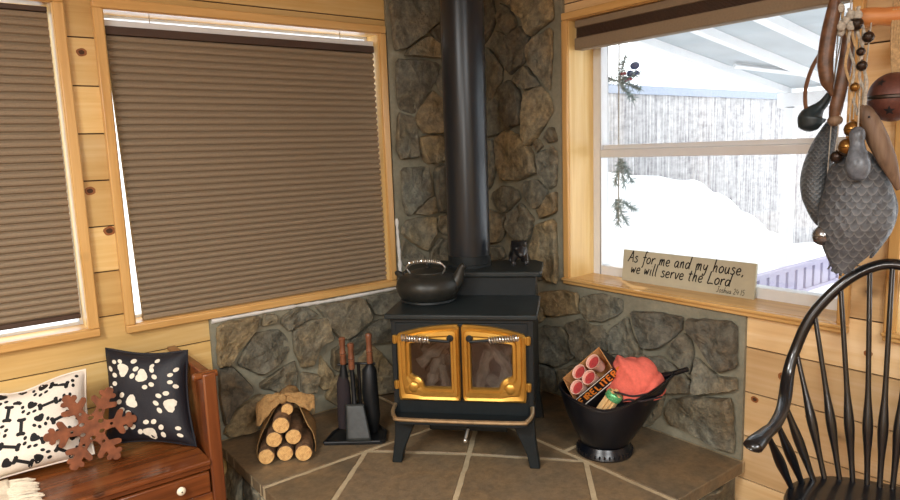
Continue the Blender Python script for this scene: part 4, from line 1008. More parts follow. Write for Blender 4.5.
# --- lettering strokes
GL = {'A': [[(0, 0), (.3, 1), (.6, 0)], [(.12, .38), (.5, .38)]], 'F': [[(0, 0), (0, 1), (.5, 1)], [(0, .52), (.4, .52)]], 'I': [[(.1, 0), (.1, 1)]],
      'R': [[(0, 0), (0, 1), (.4, 1), (.52, .78), (.4, .55), (0, .52)], [(.22, .52), (.55, 0)]], 'E': [[(.5, 0), (0, 0), (0, 1), (.5, 1)], [(0, .52), (.4, .52)]],
      'L': [[(0, 1), (0, 0), (.5, 0)]], 'T': [[(0, 1), (.6, 1)], [(.3, 1), (.3, 0)]], 'S': [[(.5, .85), (.3, 1), (.06, .85), (.1, .6), (.45, .42), (.5, .15), (.25, 0), (0, .14)]],
      'J': [[(.35, 1), (.35, .2), (.2, 0), (.02, .12)], [(.12, 1), (.55, 1)]]}
HAND = {'A': ([[(-.02, 0), (.22, .5), (.42, 1.02)], [(.42, 1.02), (.46, .5), (.52, 0)], [(.1, .36), (.52, .4)]], .62), 's': ([[(.32, .48), (.18, .54), (.08, .42), (.28, .22), (.26, .06), (.1, 0), (-.02, .08)]], .42),
        'f': ([[(.44, .96), (.36, 1.04), (.27, .9), (.2, .3), (.12, -.3), (.0, -.36)], [(.04, .5), (.4, .53)]], .42), 'o': ([[(.24, .52), (.06, .4), (.02, .14), (.14, 0), (.32, .12), (.36, .38), (.24, .52), (.14, .5)]], .46),
        'r': ([[(.06, .52), (.04, .0)], [(.04, .2), (.14, .44), (.28, .52), (.34, .46)]], .4), 'm': ([[(.06, .52), (.02, 0)], [(.03, .2), (.16, .5), (.24, .46), (.2, 0)], [(.21, .2), (.36, .52), (.44, .44), (.42, .04), (.48, 0)]], .6),
        'e': ([[(.04, .24), (.3, .3), (.3, .46), (.2, .52), (.06, .4), (.02, .16), (.14, 0), (.34, .08)]], .44), 'a': ([[(.34, .44), (.22, .52), (.06, .38), (.02, .14), (.12, 0), (.26, .14), (.36, .48)], [(.36, .48), (.32, .14), (.36, 0), (.42, .02)]], .5),
        'n': ([[(.06, .52), (.02, 0)], [(.03, .2), (.18, .5), (.28, .48), (.27, .08), (.34, 0)]], .46), 'd': ([[(.34, .42), (.22, .5), (.06, .38), (.02, .14), (.12, 0), (.28, .14), (.38, .5)], [(.48, 1.04), (.4, .5), (.34, .08), (.4, 0)]], .56),
        'y': ([[(.06, .52), (.05, .2), (.16, .1), (.3, .3), (.36, .52)], [(.36, .52), (.28, .0), (.18, -.34), (.04, -.36), (.06, -.22)]], .48), 'h': ([[(.16, 1.04), (.08, .5), (.02, 0)], [(.04, .2), (.2, .5), (.3, .46), (.28, .08), (.34, 0)]], .48),
        'u': ([[(.06, .52), (.03, .16), (.12, 0), (.26, .14), (.34, .52)], [(.34, .52), (.31, .12), (.38, 0)]], .48), ',': ([[(.1, .06), (.02, -.14)]], .26), 'w': ([[(.04, .52), (.06, .04), (.22, .38), (.28, .04), (.44, .54)]], .54),
        'i': ([[(.08, .52), (.04, .06), (.1, 0)], [(.12, .76), (.13, .78)]], .22), 'l': ([[(.18, 1.04), (.08, .4), (.06, .04), (.14, 0)]], .26), 'v': ([[(.04, .52), (.12, .0), (.36, .54)]], .42),
        't': ([[(.22, .86), (.1, .2), (.12, .02), (.2, 0)], [(.0, .56), (.34, .6)]], .4), 'L': ([[(.2, 1.02), (.1, .4), (.04, .02), (.26, .05), (.5, .02)]], .6), 'J': ([[(.46, 1), (.36, .3), (.24, .0), (.06, .06)], [(.26, 1), (.62, 1.02)]], .6),
        '2': ([[(.06, .8), (.2, 1), (.36, .84), (.22, .4), (.02, .02), (.4, .04)]], .5), '4': ([[(.2, 1), (.04, .4), (.44, .42)], [(.36, .7), (.3, 0)]], .52), '1': ([[(.16, 1), (.1, 0)]], .28), '5': ([[(.44, 1), (.16, .98), (.12, .58), (.34, .56), (.36, .2), (.18, 0), (.02, .1)]], .5),
        ':': ([[(.1, .5), (.11, .52)], [(.07, .1), (.08, .12)]], .24), ' ': ([], .34)}
def ribbon(mb, pts, w, place):
    """a flat pen stroke with a little thickness"""
    P = [V((a, b)) for a, b in pts]
    if len(P) > 2: P = [V((p.x, p.y)) for p in smooth_path([(a, b, 0) for a, b in pts], 5)]
    L, R = [], []
    for i, p in enumerate(P):
        d = (P[min(i + 1, len(P) - 1)] - P[max(i - 1, 0)]); d = d.normalized() if d.length > 1e-9 else V((1, 0))
        n = V((-d.y, d.x)); L.append(p + n * w); R.append(p - n * w)
    d0 = (P[0] - P[1]).normalized() * w * .7; d1 = (P[-1] - P[-2]).normalized() * w * .7
    loop = [L[0] + d0 * .5] + L + [P[-1] + d1] + R[::-1] + [P[0] + d0]
    n = len(P)
    vs = [place(p.x, p.y) for p in L] + [place(p.x, p.y) for p in R]
    mb.add(vs, [(i, i + 1, n + i + 1, n + i) for i in range(n - 1)])
def block_text(mb, txt, x, z, h, slant, place, w):
    for ch in txt:
        for s in GL.get(ch, []):
            P = [(x + (a + b * slant) * h * .95, z + b * h) for a, b in s]
            for i in range(len(P) - 1): ribbon(mb, P[i:i + 2], w, place)
        x += (.36 if ch == 'I' else .82) * h
    return x
m = MB(); block_text(m, 'FIRE LITERS'.replace(' ', ''), .008, -.050, .036, .12, lambda a, b: V((a * .90 if a < .13 else a * .90, -.0012, b)), .0042); m.build('orange_lettering', M['print_orange'], ct, smooth=0)
m = MB(); m.box((.004, -.0012, -.066), (BW - .004, 0, -.061)).box((.004, -.0012, -.0035), (BW - .004, 0, -.0)); m.build('white_rule', M['print_white'], ct, smooth=0)
for i, (x, y, w) in enumerate(((.040, .042, 'at the near left of the carton'), (.108, .040, 'in the middle, beside the carton lettering'), (.082, .098, 'at the back of the carton'), (.158, .090, 'at the carton end beside the towel'))):
    c = bpy.data.objects.new('fire_starter_cup', None); COL.objects.link(c); c.matrix_world = WM @ Matrix.Translation((x, y, -.055))
    tag(c, 'red fire starter in a pale paper cup %s' % w, 'fire starter', 'fire starter cups')
    MB().lathe([(.023, 0), (.0315, .058), (.0335, .0615), (.0295, .060), (.0285, .046)], 24, closed=True).build('paper_cup', M['cup_rim'], c)
    MB().lathe([(.0001, .034), (.0270, .041), (.0285, .046), (.020, .049), (.0001, .046)], 24).build('wax', M['cup_red'], c)
# kindling bundle with green band
kd = V((.50, -.05, .80)).normalized(); k0 = V((.0, -.098, .208))
KM = HM @ frame(k0, kd.orthogonal().normalized(), kd.cross(kd.orthogonal().normalized()), kd)
ks = bpy.data.objects.new('kindling_bundle', None); COL.objects.link(ks); ks.matrix_world = KM
tag(ks, 'pale split kindling tied with a green band, beside the carton in the hod', 'kindling')
rnd = random.Random(9)
for i in range(9):
    a = 2 * pi * i / 8; rr = .021 if i < 8 else 0
    m = MB(); x, y = math.cos(a) * rr, math.sin(a) * rr; w = .0075
    m.prism([(x - w, y - w), (x + w, y - w * .8), (x + w * .9, y + w), (x - w * .8, y + w * .9)], -.03 + rnd.uniform(-.01, .01), .105 + rnd.uniform(-.006, .012)); m.build('stick', M['kindling'], ks, bevel=.001)
MB().lathe([(.032, .078), (.0345, .082), (.0345, .102), (.032, .106)], 24).build('green_band', M['green'], ks)
# coral cloth bundled in the hod
cl = MB()
def clf(u, v):
    a = u * 2 * pi; ph = v * pi * .5
    rx, ry, rz = .118, .098, .150
    p = V((math.cos(a) * math.cos(ph) ** .55 * rx, math.sin(a) * math.cos(ph) ** .55 * ry, math.sin(ph) ** .85 * rz))
    q = V((p.x / rx, p.y / ry, p.z / rz)).normalized()
    r1 = noise.noise(q * 1.3 + V((3, 1, 0)))
    fold = max(0, math.sin(q.x * 5.2 + q.z * 4.5 + r1 * 2.4)) ** 2 * .013 + noise.noise(q * 2.0) * .006 - max(0, math.sin(q.z * 7 - q.x * 3.5 + r1 * 3)) ** 6 * .010
    p = p + q * fold
    x = p.x + .145 - max(0, p.z - .08) * .35
    return V((x, .015 + p.y, .262 + p.z * (1 - .9 * max(0, p.x))))
cl.grid(clf, 72, 26, True)
co = cl.build('cloth', M['coral'], None, smooth=70); co.matrix_world = HM
co.name = 'folded_towel'; tag(co, 'coral red towel with charcoal piped hem bundled in the coal hod', 'towel')
hem = MB()
for k_, (pts) in enumerate(([(.035, -.102, .305), (.08, -.112, .30), (.12, -.112, .292), (.17, -.098, .296), (.235, -.055, .30)], [(.075, -.098, .262), (.11, -.115, .278), (.15, -.112, .272), (.20, -.09, .275), (.24, -.05, .272)])):
    P = smooth_path(pts, 10); hem.tube(P, .0042, 8)
h_o = hem.build('hem_piping', M['dark_cloth'], co)
fl = MB(); fl.grid(lambda u, v: V((.085 + .145 * u, -.105 + .05 * u * u - .006 * math.sin(u * 6), .262 + .035 * v + .004 * math.sin(u * 9 + v * 3))), 20, 6); o = fl.build('folded_hem', M['coral'], co); md = o.modifiers.new('s', 'SOLIDIFY'); md.thickness = .006
# ------------------------------------------------------------------ bench
BO = (-2.54, -.28, 0)
bench = thing('settle_bench', BO, 'reddish stained pine bench with drawers and a pegged end post below the shaded windows', 'bench')
def B(nm, mt, boxes, bev=.004):
    m = MB()
    for a, b in boxes: m.box(a, b)
    return sub(m, BO).build(nm, mt, bench, bevel=bev)
x0, x1, yf, yb, zs = -3.35, -1.735, -.531, -.03, .42
B('seat', M['bench'], [((x0 + .05, yf - .014, zs - .024), (x1 - .048, yb, zs))], .007)
B('front_rail', M['bench'], [((x0 + .05, yf, .375), (x1 - .05, yf + .02, .396)), ((x0 + .05, yf, .10), (x1 - .05, yf + .02, .285))])
B('back_panel', M['bench'], [((x0 + .05, yb - .02, .06), (x1 - .05, yb, zs - .024))])
for xa, xb in ((x0, x0 + .05), (x1 - .05, x1)):
    B('end_post', M['bench_z'], [((xa, yf - .006, 0), (xb, yf + .05, .752))], .006)
    B('end_panel', M['bench_z'], [((xa + .014, yf + .05, .06), (xb - .014, yb, .735))], .004)
    B('arm_cap', M['bench_z'], [((xa + .008, yf + .05, .735), (xb - .008, yb, .752))], .004)
    pm = MB(); pm.tube([(xa - .028, yf + .02, .742), (xb + .012, yf + .02, .742)], .0135, 14); sub(pm, BO).build('peg', M['bench'], bench, bevel=.003)
for xa, xb, kx in ((x0 + .06, -2.80, -3.05), (-2.78, -2.30, -2.54), (-2.28, -1.792, -1.905)):
    d = B('drawer', M['bench'], [((xa, yf - .008, .288), (xb, yf + .012, .372)), ((xa + .02, yf + .012, .292), (xb - .02, yf + .40, .36))], .005)
    km = MB(); km.tube([(kx, yf - .008, .338), (kx, yf - .02, .338)], .006, 10); km.ball((kx, yf - .026, .338), (.0165, .010, .0165), 16)
    ko = sub(km, BO).build('drawer_knob', M['knob'], d)
    km = MB(); km.ball((kx, yf - .0365, .338), (.003, .002, .003), 8); sub(km, BO).build('knob_screw', M['black'], ko)

# ------------------------------------------------------------------ cushions
def paw(mb, cu, cv, s, ang, S, lim=None):
    """a paw print lying on the surface S(u, v) in metres of cushion face"""
    ca, sa = math.cos(ang), math.sin(ang)
    def lay(loop, h):
        n = len(loop); mx = cu + sum(x for x, y in loop) / n * ca - sum(y for x, y in loop) / n * sa; my = cv + sum(x for x, y in loop) / n * sa + sum(y for x, y in loop) / n * ca
        if lim and not (.022 < mx < lim[0] - .022 and .022 < my < lim[1] - .022): return
        vs = [S(cu + x * ca - y * sa, cv + x * sa + y * ca, h) for x, y in loop]
        c = S(cu + sum(x for x, y in loop) / n * ca - sum(y for x, y in loop) / n * sa, cv + sum(x for x, y in loop) / n * sa + sum(y for x, y in loop) / n * ca, h)
        mb.add(vs + [c], [(i, (i + 1) % n, n) for i in range(n)])
    pad = [(-.04 * s, .06 * s), (-.16 * s, .19 * s), (-.34 * s, .29 * s), (-.49 * s, .25 * s), (-.52 * s, .10 * s), (-.48 * s, 0), (-.52 * s, -.10 * s), (-.49 * s, -.25 * s), (-.34 * s, -.29 * s), (-.16 * s, -.19 * s), (-.04 * s, -.06 * s)]
    pad = [tuple(p) for p in chaikin(chaikin(pad))]
    lay([(x, y) for x, y in pad], .0012)
    for tx, ty, r in ((-.0, .39, -.5), (.24, .17, -.15), (.24, -.17, .15), (-.0, -.39, .5)):
        lay(circle(tx * s, ty * s, .13 * s, .095 * s, 12, r), .0012)
def bone(mb, cu, cv, s, ang, S):
    ca, sa = math.cos(ang), math.sin(ang)
    up = [(-.3, .09), (-.34, .2), (-.44, .24), (-.54, .17), (-.52, .05)]
    left = up + [(a, -b) for a, b in reversed(up)]
    loop = left + [(-a, -b) for a, b in left]
    n = len(loop); P = [(x * s, y * s) for x, y in loop]
    vs = [S(cu + x * ca - y * sa, cv + x * sa + y * ca, .0012) for x, y in P]
    def q(i): return i
    # bar + two ends as separate fans
    nL = len(left)
    cL = S(cu - .42 * s * ca, cv - .42 * s * sa, .0012); cR = S(cu + .42 * s * ca, cv + .42 * s * sa, .0012)
    mb.add(vs + [cL, cR], [(i, i + 1, n) for i in range(nL - 1)] + [(nL - 1, 0, n)] + [(nL + i, nL + i + 1, n + 1) for i in range(nL - 1)] + [(n - 1, nL, n + 1)] + [(nL - 1, nL, n - 1, 0)])
def cushion(name, BLc, BRc, TLc, TRc, thick, face, mats, label, cat, sag=0.0, draw=None, pinch=.05):
    BLc, BRc, TLc, TRc = map(V, (BLc, BRc, TLc, TRc)); cen = (BLc + BRc + TLc + TRc) / 4
    w = ((BRc - BLc).length + (TRc - TLc).length) / 2; h = ((TLc - BLc).length + (TRc - BRc).length) / 2
    nrm = (BRc - BLc).cross(TLc - BLc).normalized()
    if nrm.dot(V(face)) < 0: nrm = -nrm
    def base(u, v):
        eu = u + (u - .5) * -pinch * math.sin(pi * v) * 2 * .5; ev = v + (v - .5) * -pinch * math.sin(pi * u) * 2 * .5
        p = BLc.lerp(BRc, eu).lerp(TLc.lerp(TRc, eu), ev)
        p.z -= sag * v ** 3 * math.exp(-((u - .55) / .2) ** 2)
        return p
    def th(u, v):
        a = max(0, 1 - (2 * u - 1) ** 4) ** .62; b = max(0, 1 - (2 * v - 1) ** 4) ** .62
        return thick * a * b * (1 + .10 * noise.noise(V((u * 4, v * 4, w * 9)))) 
    def surf(u, v, side, extra=0):
        return base(u, v) + nrm * (side * (th(u, v) * .5 + extra)) - cen
    m = MB()
    m.grid(lambda u, v: surf(u, v, 1), 36, 36); m.grid(lambda u, v: surf(u, v, -1), 36, 36)
    m.cur = 1
    def S(um, vm, e):
        u, v = min(.995, max(.005, um / w)), min(.995, max(.005, vm / h)); return surf(u, v, 1, e)
    if draw: draw(m, S, w, h)
    o = m.build(name, mats, None, smooth=50, weld=True); o.location = cen
    tag(o, label, cat)
    pp = MB(); pts = []
    for k in range(4):
        for i in range(12):
            t = i / 12; u, v = ((t, 0), (1, t), (1 - t, 1), (0, 1 - t))[k]; pts.append(base(u, v) - cen)
    pts.append(pts[0]); pp.tube(pts, .0045, 6); pp.build('piping', mats[0], o)
    return o
def draw_black(m, S, w, h):
    for (x, y, a) in ((.10, .70, 0), (.36, .85, 25), (.60, .73, -22), (.92, .72, 180), (.30, .44, 200), (.77, .47, 155), (.38, .105, 50), (.63, .17, 48), (.95, .15, 180), (.63, .955, 5), (.20, .96, -30)):
        paw(m, x * w, y * h, .10 if (x < .9 and y < .93) else .085, math.radians(a), S, (w, h))
BPIL = dict(BLc=PB[0], BRc=PB[1], TLc=PB[2], TRc=PB[3])
cushion('throw_pillow', PB[0], PB[1], PB[2], PB[3], .125, (-.3, -1, .2), [M['pillow_black'], M['paw_white']], 'black pillow with cream paw prints leaning in the right corner of the bench', 'pillow', 0, draw_black, .10)
def draw_white(m, S, w, h):
    rnd = random.Random(6); k = 0; st_ = .066
    ny = int(h / st_); nx = int(w / st_)
    for j in range(ny + 1):
        for i in range(nx + 1):
            u = (i + .45 + .4 * (j % 2)) * st_ ; v = (j + .5) * st_
            if u > w - .025 or v > h - .02 or u < .02: continue
            if (i + j) % 2: paw(m, u, v, .062, rnd.uniform(0, 2 * pi), S, (w, h))
            else: bone(m, u, v, .066, rnd.choice((.1, 1.4, -.4, 2.4)) + rnd.uniform(-.2, .2), S)
cushion('throw_pillow', PWH[0], PWH[1], PWH[2], PWH[3], .15, (-.1, -1, .3), [M['pillow_white'], M['paw_black']], 'off-white pillow with black bones and paw prints at the left end of the bench', 'pillow', .035, draw_white, .05)

# ------------------------------------------------------------------ rusty snowflake
half = [(.030, 30), ]
def flake():
    arm = [(.056, .018), (.076, .016), (.084, .016), (.102, .047), (.113, .051), (.121, .044), (.111, .017), (.120, .015), (.128, .015), (.133, .028), (.143, .032), (.150, .025), (.148, .015), (.160, .014), (.167, .007)]
    out = []
    for k in range(6):
        a = math.radians(60 * k - 3)
        side = [(s, -w) for s, w in arm] + [(s, w) for s, w in reversed(arm)]
        for s, w in side: out.append((s * math.cos(a) - w * math.sin(a), s * math.sin(a) + w * math.cos(a)))
        b = a + math.radians(30); out.append((.050 * math.cos(b), .050 * math.sin(b)))
    cu = bpy.data.curves.new('flake_outline', 'CURVE'); cu.dimensions = '2D'; cu.fill_mode = 'BOTH'; cu.extrude = .004; cu.bevel_depth = .0015; cu.bevel_resolution = 1
    loops = [chaikin(out)] + [circle(.040 * math.cos(math.radians(60 * k + 27)), .040 * math.sin(math.radians(60 * k + 27)), .012, .009, 12) for k in range(6)] + \
            [circle(.072 * math.cos(math.radians(60 * k - 3)), .072 * math.sin(math.radians(60 * k - 3)), .0075, .0075, 12) for k in range(6)]
    for lp in loops:
        sp_ = cu.splines.new('POLY'); sp_.points.add(len(lp) - 1); sp_.use_cyclic_u = True
        for p, q in zip(sp_.points, lp): p.co = (q[0], q[1], 0, 1)
    t = bpy.data.objects.new('tmp', cu); COL.objects.link(t)
    me = bpy.data.meshes.new_from_object(t.evaluated_get(bpy.context.evaluated_depsgraph_get())); bpy.data.objects.remove(t); bpy.data.curves.remove(cu)
    me.name = 'rusty_snowflake'; me.materials.clear(); me.materials.append(M['rust'])
    o = bpy.data.objects.new('rusty_snowflake', me); COL.objects.link(o); return o
fk = flake(); fk.location = (-2.137, -.315, .576); fk.rotation_euler = (math.radians(76), 0, math.radians(4)); fk.scale = (.93, .92, 1)
tag(fk, 'rust brown cut-metal snowflake propped on the bench between the two pillows', 'snowflake ornament')

# ------------------------------------------------------------------ throw with fringe
TO = (-2.62, -.44, .42)
tw = thing('fringed_throw', TO, 'cream knitted throw with a ragged fringe lying on the front left of the bench seat', 'throw blanket')
m = MB()
def tf(u, v):
    x = -2.95 + .54 * u; s = v * .62
    y = -.26 - s if s < .27 else -.53 - .022 * min(1, (s - .27) / .03)
    z = .432 if s < .27 else .432 - (s - .27) * (1 if s > .29 else .3)
    b = .010 * noise.noise(V((x * 14, s * 14, 2))) + .010 * abs(math.sin(x * 20 + s * 6))
    return V((x, y - (b + .006 if s > .27 else 0), z + (b if s < .3 else 0)))
m.grid(tf, 48, 48); o = sub(m, TO).build('knit_cloth', M['cream'], tw, smooth=80); md = o.modifiers.new('s', 'SOLIDIFY'); md.thickness = .008; md.offset = 0
rnd = random.Random(3)
for i in range(16):
    y = -.275 - i * .0165; n = rnd.uniform(.07, .10)
    P = smooth_path([(-2.42, y, .436), (-2.42 + n * .5, y - .004 + rnd.uniform(-.006, .004), .436 + rnd.uniform(.0, .006)), (-2.42 + n, y + rnd.uniform(-.012, .008), .427)], 5)
    sub(MB().tube(P, lerp_list([.007, .0085, .006, .0045, .007, .003], len(P)), 8), TO).build('tassel', M['cream'], tw)

# ------------------------------------------------------------------ sign on the sill
SGN = V((.118, -.978, .895)); sy = V((.022, -.658, 0)).normalized(); lean = V((.10, 0, .995)).normalized(); sn = sy.cross(lean).normalized()
if sn.x > 0: sn = -sn
SM = frame(SGN, sy, lean, sn)
sg = bpy.data.objects.new('wooden_sign', None); COL.objects.link(sg); sg.matrix_world = SM
tag(sg, 'cream painted board sign with handwritten black verse standing on the right window sill', 'sign')
MB().box((0, 0, -.016), (.658, .152, 0)).build('board', M['sign'], sg, bevel=.002)
def hand_text(mb, txt, x, z, h, w, sp=1.0):
    for ch in txt:
        st_, adv = HAND[ch]
        for s in st_: ribbon(mb, [(x + (a + b * .12) * h, z + b * h) for a, b in s], w, lambda a, b: V((a, b, .0012)))
        x += adv * h * sp
    return x
m = MB()
xe = hand_text(m, 'As for me and my house,', .030, .096, .054, .0027, 1.06); print('line1 end', xe)
xe = hand_text(m, 'we will serve the Lord', .050, .043, .054, .0027, 1.04); print('line2 end', xe)
xe = hand_text(m, 'Joshua 24:15', .49, .012, .024, .0011, 1.0); print('line3 end', xe)
m.build('verse_lettering', M['ink'], sg, smooth=0)

# ------------------------------------------------------------------ hanging cluster by the right window
HP = V((-.373, -2.193, 1.512)); hx = V((.365, -.931, 0)).normalized(); hy = V((.931, .365, 0)).normalized(); hz = math.atan2(hx.y, hx.x)
def HWp(x, y, z): return HP + hx * x + hy * y + V((0, 0, z))
def hang(name, x, y, z, label, cat, group=None):
    return thing(name, HWp(x, y, z), label, cat, group, hz)
def loc(pts, o): return [V(p) - V(o) for p in pts]
rk = hang('hanging_rack', .2, .03, .47, 'peeled log hanging rack over the chair that holds the decoys and bells', 'rack')
MB().tube(loc([(-.17, .03, .475), (.5, .03, .475)], (.2, .03, .47)), .014, 14).build('crossbar', M['log_rail'], rk)
lr = MB(); pts = [(-.008 + .02 * i, .035, .372 + .003 * math.sin(i)) for i in range(28)]
lr.tube(loc(pts, (.2, .03, .47)), [.026 + .002 * math.sin(i * 1.7) for i in range(28)], 16).build('log_peg', M['log_rail'], rk)
for x in (.24, .46):
    a = V((x, .03, .42)) - V((.2, .03, .47))
    wv = V((.931 * 0 + hx.x, hy.x, 0))  # world X in local axes
    dist = -(HWp(x, .03, 0).x) - .0
    m = MB(); m.tube([a + V((0, 0, -.07)), a + V((0, 0, .08))], .016, 10); m.tube([a, a + wv * (dist + .011)], .016, 10); m.build('bracket', M['log_rail'], rk)

def loft(mb, rows, n=32, flat=1.0):
    """rows: (z, cx, cy, rx, ry) rings stacked along local z"""
    vs = []
    for z, cx, cy, rx, ry in rows:
        for k in range(n):
            a = 2 * pi * k / n; vs.append((cx + rx * math.cos(a), cy + ry * math.sin(a), z))
    fs = [(i * n + k, i * n + (k + 1) % n, (i + 1) * n + (k + 1) % n, (i + 1) * n + k) for i in range(len(rows) - 1) for k in range(n)]
    fs += [tuple(range(n)), tuple(range((len(rows) - 1) * n, len(rows) * n))]
    return mb.add(vs, fs)
def smooth_rows(rows, n=5):
    out = []
    a = smooth_path([r[:3] for r in rows], n); b = smooth_path([(r[3], r[4], 0) for r in rows], n)
    for p, q in zip(a, b): out.append((p.x, p.y, p.z, max(.001, q.x), max(.001, q.y)))
    return out
# big decoy, back to the camera
o = (.01, .03, -.17)
dk = hang('duck_decoy', *o, 'large grey carved duck decoy hung tail down in front of the chair back', 'duck decoy', None)
rows = [(-.000, .008, .03, .02, .02), (-.022, .008, .03, .048, .04), (-.06, .008, .03, .074, .055), (-.11, .012, .03, .086, .064), (-.165, .012, .03, .098, .070), (-.225, .010, .03, .097, .068), (-.275, .003, .028, .080, .054), (-.31, -.006, .022, .058, .036), (-.338, -.013, .016, .038, .020), (-.366, -.018, .012, .020, .010)]
m = MB(); loft(m, [(r[0] - o[2], r[1] - o[0], r[2] - o[1], r[3], r[4]) for r in smooth_rows(rows)], 40); m.build('carved_body', M['feather'], dk, smooth=70)
rows = [(-.086, .010, -.062, .006, .006), (-.078, .010, -.062, .020, .018), (-.055, .010, -.062, .031, .027), (-.03, .009, -.060, .031, .028), (-.005, .007, -.056, .024, .023), (.02, .005, -.052, .0185, .019), (.04, .004, -.05, .0205, .021), (.055, .004, -.05, .018, .018), (.066, .004, -.05, .008, .008)]
m = MB(); loft(m, [(r[0] - o[2], r[1] - o[0], r[2] - o[1], r[3], r[4]) for r in smooth_rows(rows)], 28); m.build('neck_and_head', M['decoy_head'], dk, smooth=70)
m = MB(); m.tube(loc([(.005, -.045, .05), (.004, -.01, .2), (.003, .01, .36)], o), .0022, 6); m.build('hanging_cord', M['cord'], dk)
tl = MB()
for k in range(7):
    a = (k - 3) * .13; x = -.02 + math.sin(a) * .03
    tl.tube(loc([(x + .0, .012 + .0, -.31), (x + math.sin(a) * .06, .010, -.375 + abs(k - 3) * .006)], o), [.010, .005], 8, squash=.4)
tl.build('tail_feathers', M['feather_dark'], dk)
m = MB(); loft(m, [(z - o[2], x - o[0], y - o[1], rx, ry) for z, x, y, rx, ry in smooth_rows([(-.10, .085, .075, .012, .02), (-.17, .096, .08, .022, .026), (-.24, .088, .08, .02, .022), (-.30, .066, .07, .010, .012), (-.325, .056, .066, .004, .005)])], 16); m.build('wing_tip', M['feather_dark'], dk, smooth=70)
# second decoy, side on, behind
o = (-.095, .09, -.06)
d2 = hang('duck_decoy', *o, 'slim grey duck decoy hanging side-on against the window, left of the larger one', 'duck decoy', None)
rows = [(.092, -.062, .09, .012, .014), (.07, -.068, .09, .022, .03), (.02, -.084, .09, .033, .05), (-.04, -.096, .09, .041, .062), (-.09, -.101, .09, .043, .066), (-.14, -.099, .09, .040, .06), (-.18, -.094, .09, .030, .045), (-.212, -.088, .09, .020, .028), (-.232, -.084, .09, .009, .012)]
m = MB(); loft(m, [(r[0] - o[2], r[1] - o[0], r[2] - o[1], r[3], r[4]) for r in smooth_rows(rows)], 36); m.build('carved_body', M['feather_dark'], d2, smooth=70)
m = MB(); loft(m, [(z - o[2], x - o[0], y - o[1], rx, ry) for z, x, y, rx, ry in smooth_rows([(-.10, -.066, .085, .014, .03), (-.16, -.07, .085, .02, .036), (-.20, -.076, .085, .016, .026), (-.238, -.082, .085, .006, .008)])], 20); m.build('folded_wing', M['bill'], d2, smooth=70)
m = MB(); P = smooth_path([(-.112, .075, .062), (-.118, .072, .085), (-.116, .072, .108), (-.104, .072, .125), (-.086, .072, .145), (-.072, .072, .172)], 6)
m.tube(loc(P, o), lerp_list([.012, .038, .040, .028, .017, .013, .008], len(P)), 20); m.build('head', M['bill'], d2, smooth=70)
m = MB(); m.tube(loc([(-.07, .072, .168), (-.06, .07, .25), (-.045, .05, .36)], o), .002, 6); m.build('hanging_cord', M['cord'], d2)

def sleigh_bell(mb, c, r, n=24):
    mb.ball(c, r, n); mb.lathe([(r * 1.0, -.05 * r), (r * 1.07, 0), (r * 1.0, .05 * r)], n, Matrix.Translation(c), closed=True)
    mb.tube([V(c) + V((0, 0, r * .98)), V(c) + V((0, 0, r * 1.18))], r * .16, 8); return mb
def slot(mb, c, r):
    P = [V(c) + V((math.sin(a) * r * 1.012, -math.cos(a) * r * .6, -math.cos(a * .9) * r * .82)).normalized() * 0 + V((math.sin(a) * r, -math.sqrt(max(0, 1 - math.sin(a) ** 2)) * r * .62, -math.sqrt(max(0, 1 - math.sin(a) ** 2)) * r * .79)) * 1.005 for a in lerp_list([-.9, .9], 9)]
    mb.tube(P, r * .07, 6); return mb
for (x, y, z, r, mt, lab) in ((-.071, .02, -.255, .031, 'bell_silver', 'silver sleigh bell hanging lowest, below the side-on decoy'), (-.008, -.012, .060, .0235, 'brass', 'upper of two brass sleigh bells above the large decoy'),
                              (-.018, -.02, .010, .0255, 'brass', 'lower of two brass sleigh bells, resting against the large decoy'), (-.046, -.005, -.018, .017, 'bell_dark', 'small dark copper bell between the two decoys')):
    b = hang('sleigh_bell', x, y, z, lab, 'bell', None)
    sleigh_bell(MB(), (0, 0, 0), r).build('bell_body', M[mt], b); slot(MB(), (0, 0, 0), r).build('bell_slot', M['black'], b)
    MB().tube([(0, 0, r * 1.1), (.004, .012, .2 if z < .2 else .1), (-x * .2, .03 - y, .372 - z)], .0018, 6).build('hanging_cord', M['cord'], b)
# cord of small bells
o = (.0, .0, .25)
bs_ = hang('bell_cord', *o, 'twisted grey and white cords strung with small dark bells hanging above the decoys', 'bell strap')
for i, (sx_, ph) in enumerate(((-.012, 0), (.0, 1.3), (.010, 2.4), (-.022, 3.5), (.016, 4.4))):
    P = [(-.022 + sx_ + .03 * t + .006 * math.sin(t * 14 + ph), -.012 + .006 * math.cos(t * 14 + ph), .40 - .30 * t) for t in lerp_list([0, 1], 30)]
    MB().tube(loc(P, o), .0042, 6).build('cord', M['cord'] if i % 2 == 0 else M['tan_cord'], bs_)
kn = MB(); rnd = random.Random(8)
for k in range(10): kn.ball(V((-.03 + rnd.uniform(-.03, .02), -.02 + rnd.uniform(-.012, .01), .35 + rnd.uniform(-.02, .05))) - V(o), (.012, .009, .014), 10)
kn.build('knots', M['cord'], bs_)
for (x, z, r, mt) in ((.018, .313, .0155, 'bell_dark'), (.006, .236, .0145, 'bell_dark'), (-.008, .178, .013, 'brass'), (-.012, .352, .018, 'bell_dark'), (.002, .275, .012, 'bell_dark')):
    b = sleigh_bell(MB(), V((x, -.022, z)) - V(o), r, 18).build('small_bell', M[mt], bs_)
